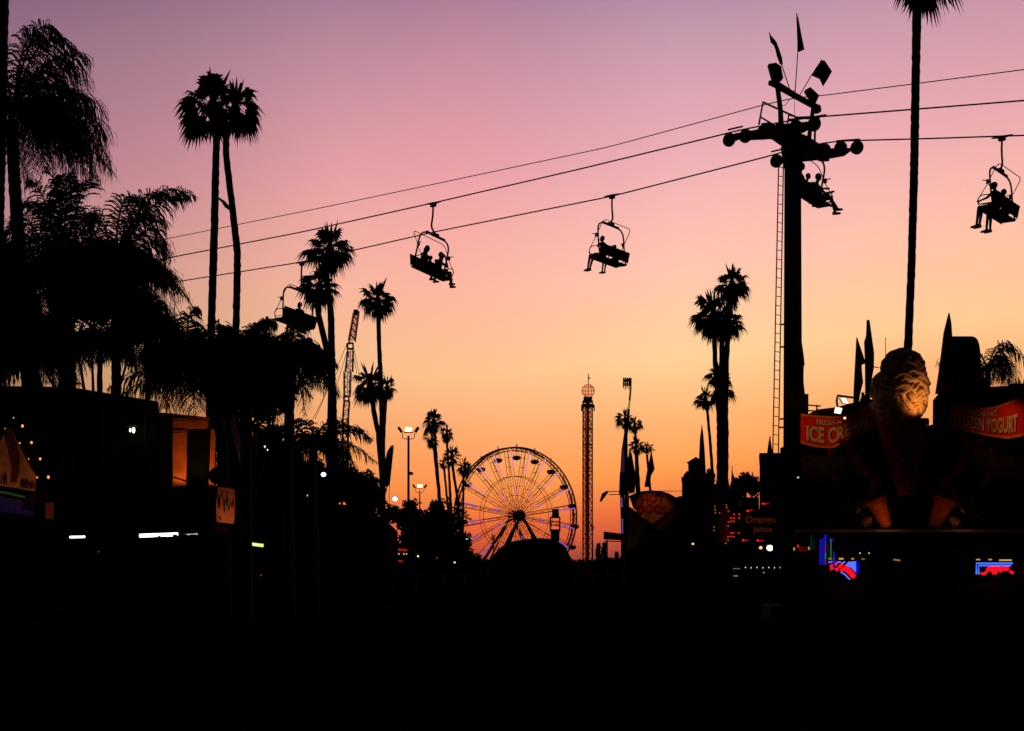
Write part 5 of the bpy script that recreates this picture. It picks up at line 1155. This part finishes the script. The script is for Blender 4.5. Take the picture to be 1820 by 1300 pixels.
# giant painted relief arms holding cups, left and right of the cone
def relief(label, mirror):
    X_ = (lambda x: x) if not mirror else (lambda x: 3236 - x)
    t = thing('painted_relief', P(X_(1540), 880, ID), label, 'relief', 'giant painted reliefs of the ice cream stand')
    ORG = mat('cup_orange', (.62, .10, .015), .7); ARM = mat('relief_red', (.30, .03, .015), .85); NAIL = mat('relief_tan', (.52, .24, .08), .8)
    D_ = ID - .15
    mb = MB(); c0 = P(X_(1556), 888, D_ - .1); c1 = P(X_(1576), 936, D_ - .1)
    mb.tube([c0, c0 + (c1 - c0) * .2, c0 + (c1 - c0) * .22, c1], [.31, .30, .27, .17], 20); mb.build('cup', ORG, t, True)
    mb = MB(); d_ = (c1 - c0).normalized(); rimc = c0
    mb.tube([rimc - d_ * .03, rimc + d_ * .07], .335, 20); mb.build('cup_rim', ORG, t, True)
    mb = MB()
    for pts, r0 in (([(1566, 850), (1556, 872), (1545, 888), (1532, 900)], .12), ([(1558, 842), (1546, 870), (1536, 884)], .09)):
        mb.tube([P(X_(x), y, D_ + .05) for x, y in pts], [r0 * .5] + [r0] * (len(pts) - 2) + [r0 * .6], 10)
    mb.build('sleeve_fold', ARM, t, True)
    for k, (x0, y0, x1, y1) in enumerate(((1531, 925, 1538, 938), (1536, 921, 1544, 936), (1541, 919, 1548, 930), (1527, 903, 1522, 912))):
        mb = MB(); mb.tube([P(X_(x0), y0, D_ - .1), P(X_((x0 + x1) / 2 + 2), (y0 + y1) / 2 - 1, D_ - .18), P(X_(x1), y1, D_ - .1)], [.05, .055, .03], 9); mb.build('finger', NAIL, t, True)
    mb = MB(); pts = []
    for k in range(14):
        a = math.pi * (-.1 + 1.15 * k / 13) ; pts.append(P(X_(1474 + 36 * math.cos(a)), 890 + 38 * math.sin(a), D_ + .25))
    mb.tube(pts, .03, 6); mb.build('hoop', mat('relief_olive', (.12, .09, .03), .9), t)
    mb = MB()
    for (x0, y0, x1, y1) in ((1472, 810, 1477, 797), (1480, 810, 1484, 798), (1430, 822, 1436, 816), (1436, 820, 1442, 812)):
        mb.tube([P(X_(x0), y0, D_ + .2), P(X_(x1), y1, D_ + .2)], [.05, .03], 7)
    mb.build('small_fingers', ARM, t, True)
    mb = MB(); mb.tube([P(X_(1437 + 11 - 11 * math.cos(math.pi * k / 8)), 845 - 10 * math.sin(math.pi * k / 8), D_ + .25) for k in range(9)], .06, 7); mb.build('collar', ARM, t)
    mb = MB(); mb.prism([P(X_(x), y, D_ + .35) for x, y in ((1474, 832), (1492, 856), (1484, 858), (1473, 850))], Vector((0, .1, 0))); mb.build('lapel', ARM, t)
    mb = MB(); mb.tube([P(X_(x), y, D_ + .3) for x, y in ((1490, 782), (1504, 790), (1516, 806), (1530, 830), (1548, 850))], [.06, .12, .15, .13, .08], 9); mb.build('arm', ARM, t, True)
    lamp('SPOT', P(X_(1572), 925, D_ - 1.2), 3.0 if not mirror else 1.6, (1, .36, .09), P(X_(1552), 895, D_), 75, .05, name='relief_light', parent=t)
    return t
relief('painted relief of an arm and hand holding a cup, left of the cone', False)
relief('painted relief of an arm and hand holding a cup, right of the cone', True)
# neon signs and light strands
n1 = thing('neon_sign', P(1500, 1010, ID - .8), 'left neon sign, blue corner frame over a curved band of red script', 'neon sign')
def tubes(par, nm, lst, r_, m, D=ID - .8):
    for pts in lst:
        mb = MB(); mb.tube([P(x, y, D) for x, y in pts], r_, 6); mb.build(nm, m, par)
quadbox('blue_panel', [(1503, 1004.5), (1509, 998.5), (1521.5, 998), (1521.5, 1018), (1514, 1010)], ID - .78, .05, NB2, n1)
quadbox('panel_glow_edge', [(1523, 996), (1527, 998), (1527, 1018), (1522.5, 1020)], ID - .76, .05, emis('neon_deep_blue', (.0, .0, .9), .55), n1)
tubes(n1, 'blue_tube', [[(1488, 999.5), (1494, 999)], [(1496, 1001.5), (1502, 999)], [(1473, 1001), (1475, 998)], [(1477, 1000.5), (1479, 998)], [(1494.5, 1017), (1502, 1021.5), (1508, 1028), (1511, 1030)], [(1505, 1004), (1513, 1003.5), (1519.5, 1013)], [(1513, 1003.5), (1520, 999.5)]], .022, emis('neon_blue_bright', (.10, .12, 1), 1.5))
quadbox('red_band', [(1499, 1010), (1502, 1005), (1508, 1008), (1514, 1013), (1519, 1019.5), (1521, 1022), (1519, 1028), (1514, 1028), (1509, 1021), (1503, 1016), (1494, 1015), (1493, 1012.5)], ID - .85, .05, NR, n1)
tubes(n1, 'red_tube', [[(1477, 1004), (1479, 1012), (1476, 1011)], [(1485, 1002.5), (1488, 1003)], [(1485, 1013), (1490, 1011)], [(1492, 1009), (1495, 1004.5), (1498, 1005)]], .05, NR, ID - .86)
n2 = thing('neon_sign', P(1768, 1010, ID - .8), 'right neon sign, double blue bracket over red script', 'neon sign')
tubes(n2, 'blue_tube', [[(1800, 1001.5), (1735.5, 1001.5), (1735.5, 1021)], [(1797, 1005.5), (1739.5, 1005.5), (1739.5, 1021)]], .028, NB2)
quadbox('red_script', [(1753, 1010), (1760, 1007), (1772, 1006.5), (1780, 1008), (1793, 1006.5), (1794, 1014), (1784, 1015), (1778, 1018), (1772, 1014.5), (1766, 1019), (1760, 1015.5), (1754, 1016)], ID - .85, .05, NR, n2)
tubes(n2, 'red_tube', [[(1744, 1019), (1749, 1021), (1754, 1016)], [(1795, 1016), (1801, 1019)], [(1764, 1019), (1772, 1018)]], .045, NR, ID - .86)
sd_ = thing('light_strands', P(1468, 980, ID - .5), 'hanging strands of blue, magenta and green lights at the stand corner', 'strand lights')
DB2 = emis('strand_blue', (.01, .012, .55), .45)
for (x, y0, y1, m, r_) in ((1459, 958, 1004, DB2, .05), (1464, 956, 1004, DB2, .05), (1467.5, 950, 966, emis('strand_blue_bright', (.02, .02, .9), .6), .025), (1467.5, 966, 984, NM, .02), (1467.5, 984, 994, NG, .025), (1467.5, 995, 1004, NM, .022),
                          (1477, 958, 992, NG, .018), (1481, 957, 963, DB2, .022), (1475, 957, 964, DB2, .02), (1472, 968, 984, emis('strand_wine', (.12, .01, .06), .2), .02), (1442, 952, 980, emis('strand_green_dim', (.005, .06, .02), .25), .03), (1447, 960, 978, MATS['strand_green_dim'], .02)):
    mb = MB(); mb.tube([P(x, y0, ID - .5), P(x - .4, y1, ID - .5)], r_, 5); mb.build('strand', m, sd_)
mb = MB(); mb.tube([P(1482, 980, ID - .5), P(1483, 1000, ID - .5), P(1484, 1012, ID - .5)], [.012, .035, .012], 5); mb.build('strand', emis('strand_blue_wide', (.01, .02, .7), .7), sd_)
for i, (x0, x1, y, k) in enumerate(((1472, 1479, 993.5, .35), (1491, 1499, 993.5, .9), (1513, 1518, 993.5, .5), (1531, 1537, 994, .25), (1588, 1600, 995, .35), (1735, 1742, 995, .6), (1757, 1763, 995, .6), (1776, 1798, 996, .8))):
    tube_lamp(('dim yellow strip, first in the row above the left neon', 'brightest yellow strip in the row above the left neon', 'third yellow strip, over the blue neon corner', 'faint fourth yellow strip right of the left neon', 'slanted yellow strip midway between the neon signs', 'short yellow strip over the left end of the right neon', 'short yellow strip over the middle of the right neon', 'longest yellow strip over the right neon')[i],
              x0, y, x1, y + (1.5 if i == 4 else 0), ID - .4, .022, emis('strip_yellow_%d' % i, (.8, .45, .04), k))
for x, lb in ((1528.5, 'left of two tiny white spots above the left neon sign'), (1544.5, 'right of two tiny white spots above the left neon sign')):
    glow(lb, x, 983.5, ID - .2, .022, WHD, False)
sm_ = thing('lit_letters', P(1428, 975, ID + .2), 'small dim red and orange lit letters at the left end of the stand', 'sign')
text_on('lettering', 'ELL', lambda u, v: P(1420 + 14 * u, 980 - 9 * v, ID + .3), emis('letter_dimred', (.35, .03, .01), .3), sm_, off=.01)
for x, y, m in ((1411.5, 976, emis('bulb_tan', (1, .4, .12), .6)), (1418, 971, REDL), (1437.5, 975, MATS['bulb_tan'])):
    mb = MB(); mb.ball(P(x, y, ID + .2), (.025, .025, .05), 8, 6); mb.build('bulb', m, sm_)
# red lit stall far left of the wheel
rs = thing('red_lit_stall', ground_at(712, 120), 'low dark stall with a red glowing sign under the left floodlight mast', 'stall')
quadbox('wall', [(694, 1060), (694, 972), (706, 968), (730, 974), (734, 1060)], 120, 3, WALL, rs)
mb = MB(); mb.tube([P(x, y, 119.8) for x, y in ((698, 981), (706, 977), (716, 978), (727, 978), (724, 986))], .09, 5); mb.tube([P(700, 997, 119.8), P(716, 998, 119.8)], .06, 5); mb.build('neon_script', emis('stall_red', (.6, .02, .01), .45), rs)
for x in (709, 718, 723):
    mb = MB(); mb.ball(P(x, 985, 119.7), .05); mb.build('bulb', WHD, rs)
pp = thing('wooden_post', ground_at(738, 118), 'thin reddish post by the red lit stall', 'post')
mb = MB(); mb.tube([P(737.5, 948, 118), P(738, gy(118), 118)], .09, 5); mb.build('post', mat('post_red', (.2, .05, .03), .9), pp)

mr = thing('building', ground_at(540, 82), 'low dark row of stalls closing the view below the palm grove', 'building')
quadbox('wall', [(380, 1090), (380, 905), (430, 898), (470, 884), (520, 880), (560, 892), (640, 900), (676, 925), (692, 940), (694, 1090)], 82, 6, WALL, mr)
bush('broad dark treetops between the round disc sign and the violet lamp', [(410, 800, 26, 60), (440, 860, 40, 50), (500, 870, 40, 45), (480, 800, 34, 40), (600, 850, 30, 30), (640, 870, 34, 36), (560, 840, 26, 24), (400, 890, 20, 30)], 80, 41, .18)
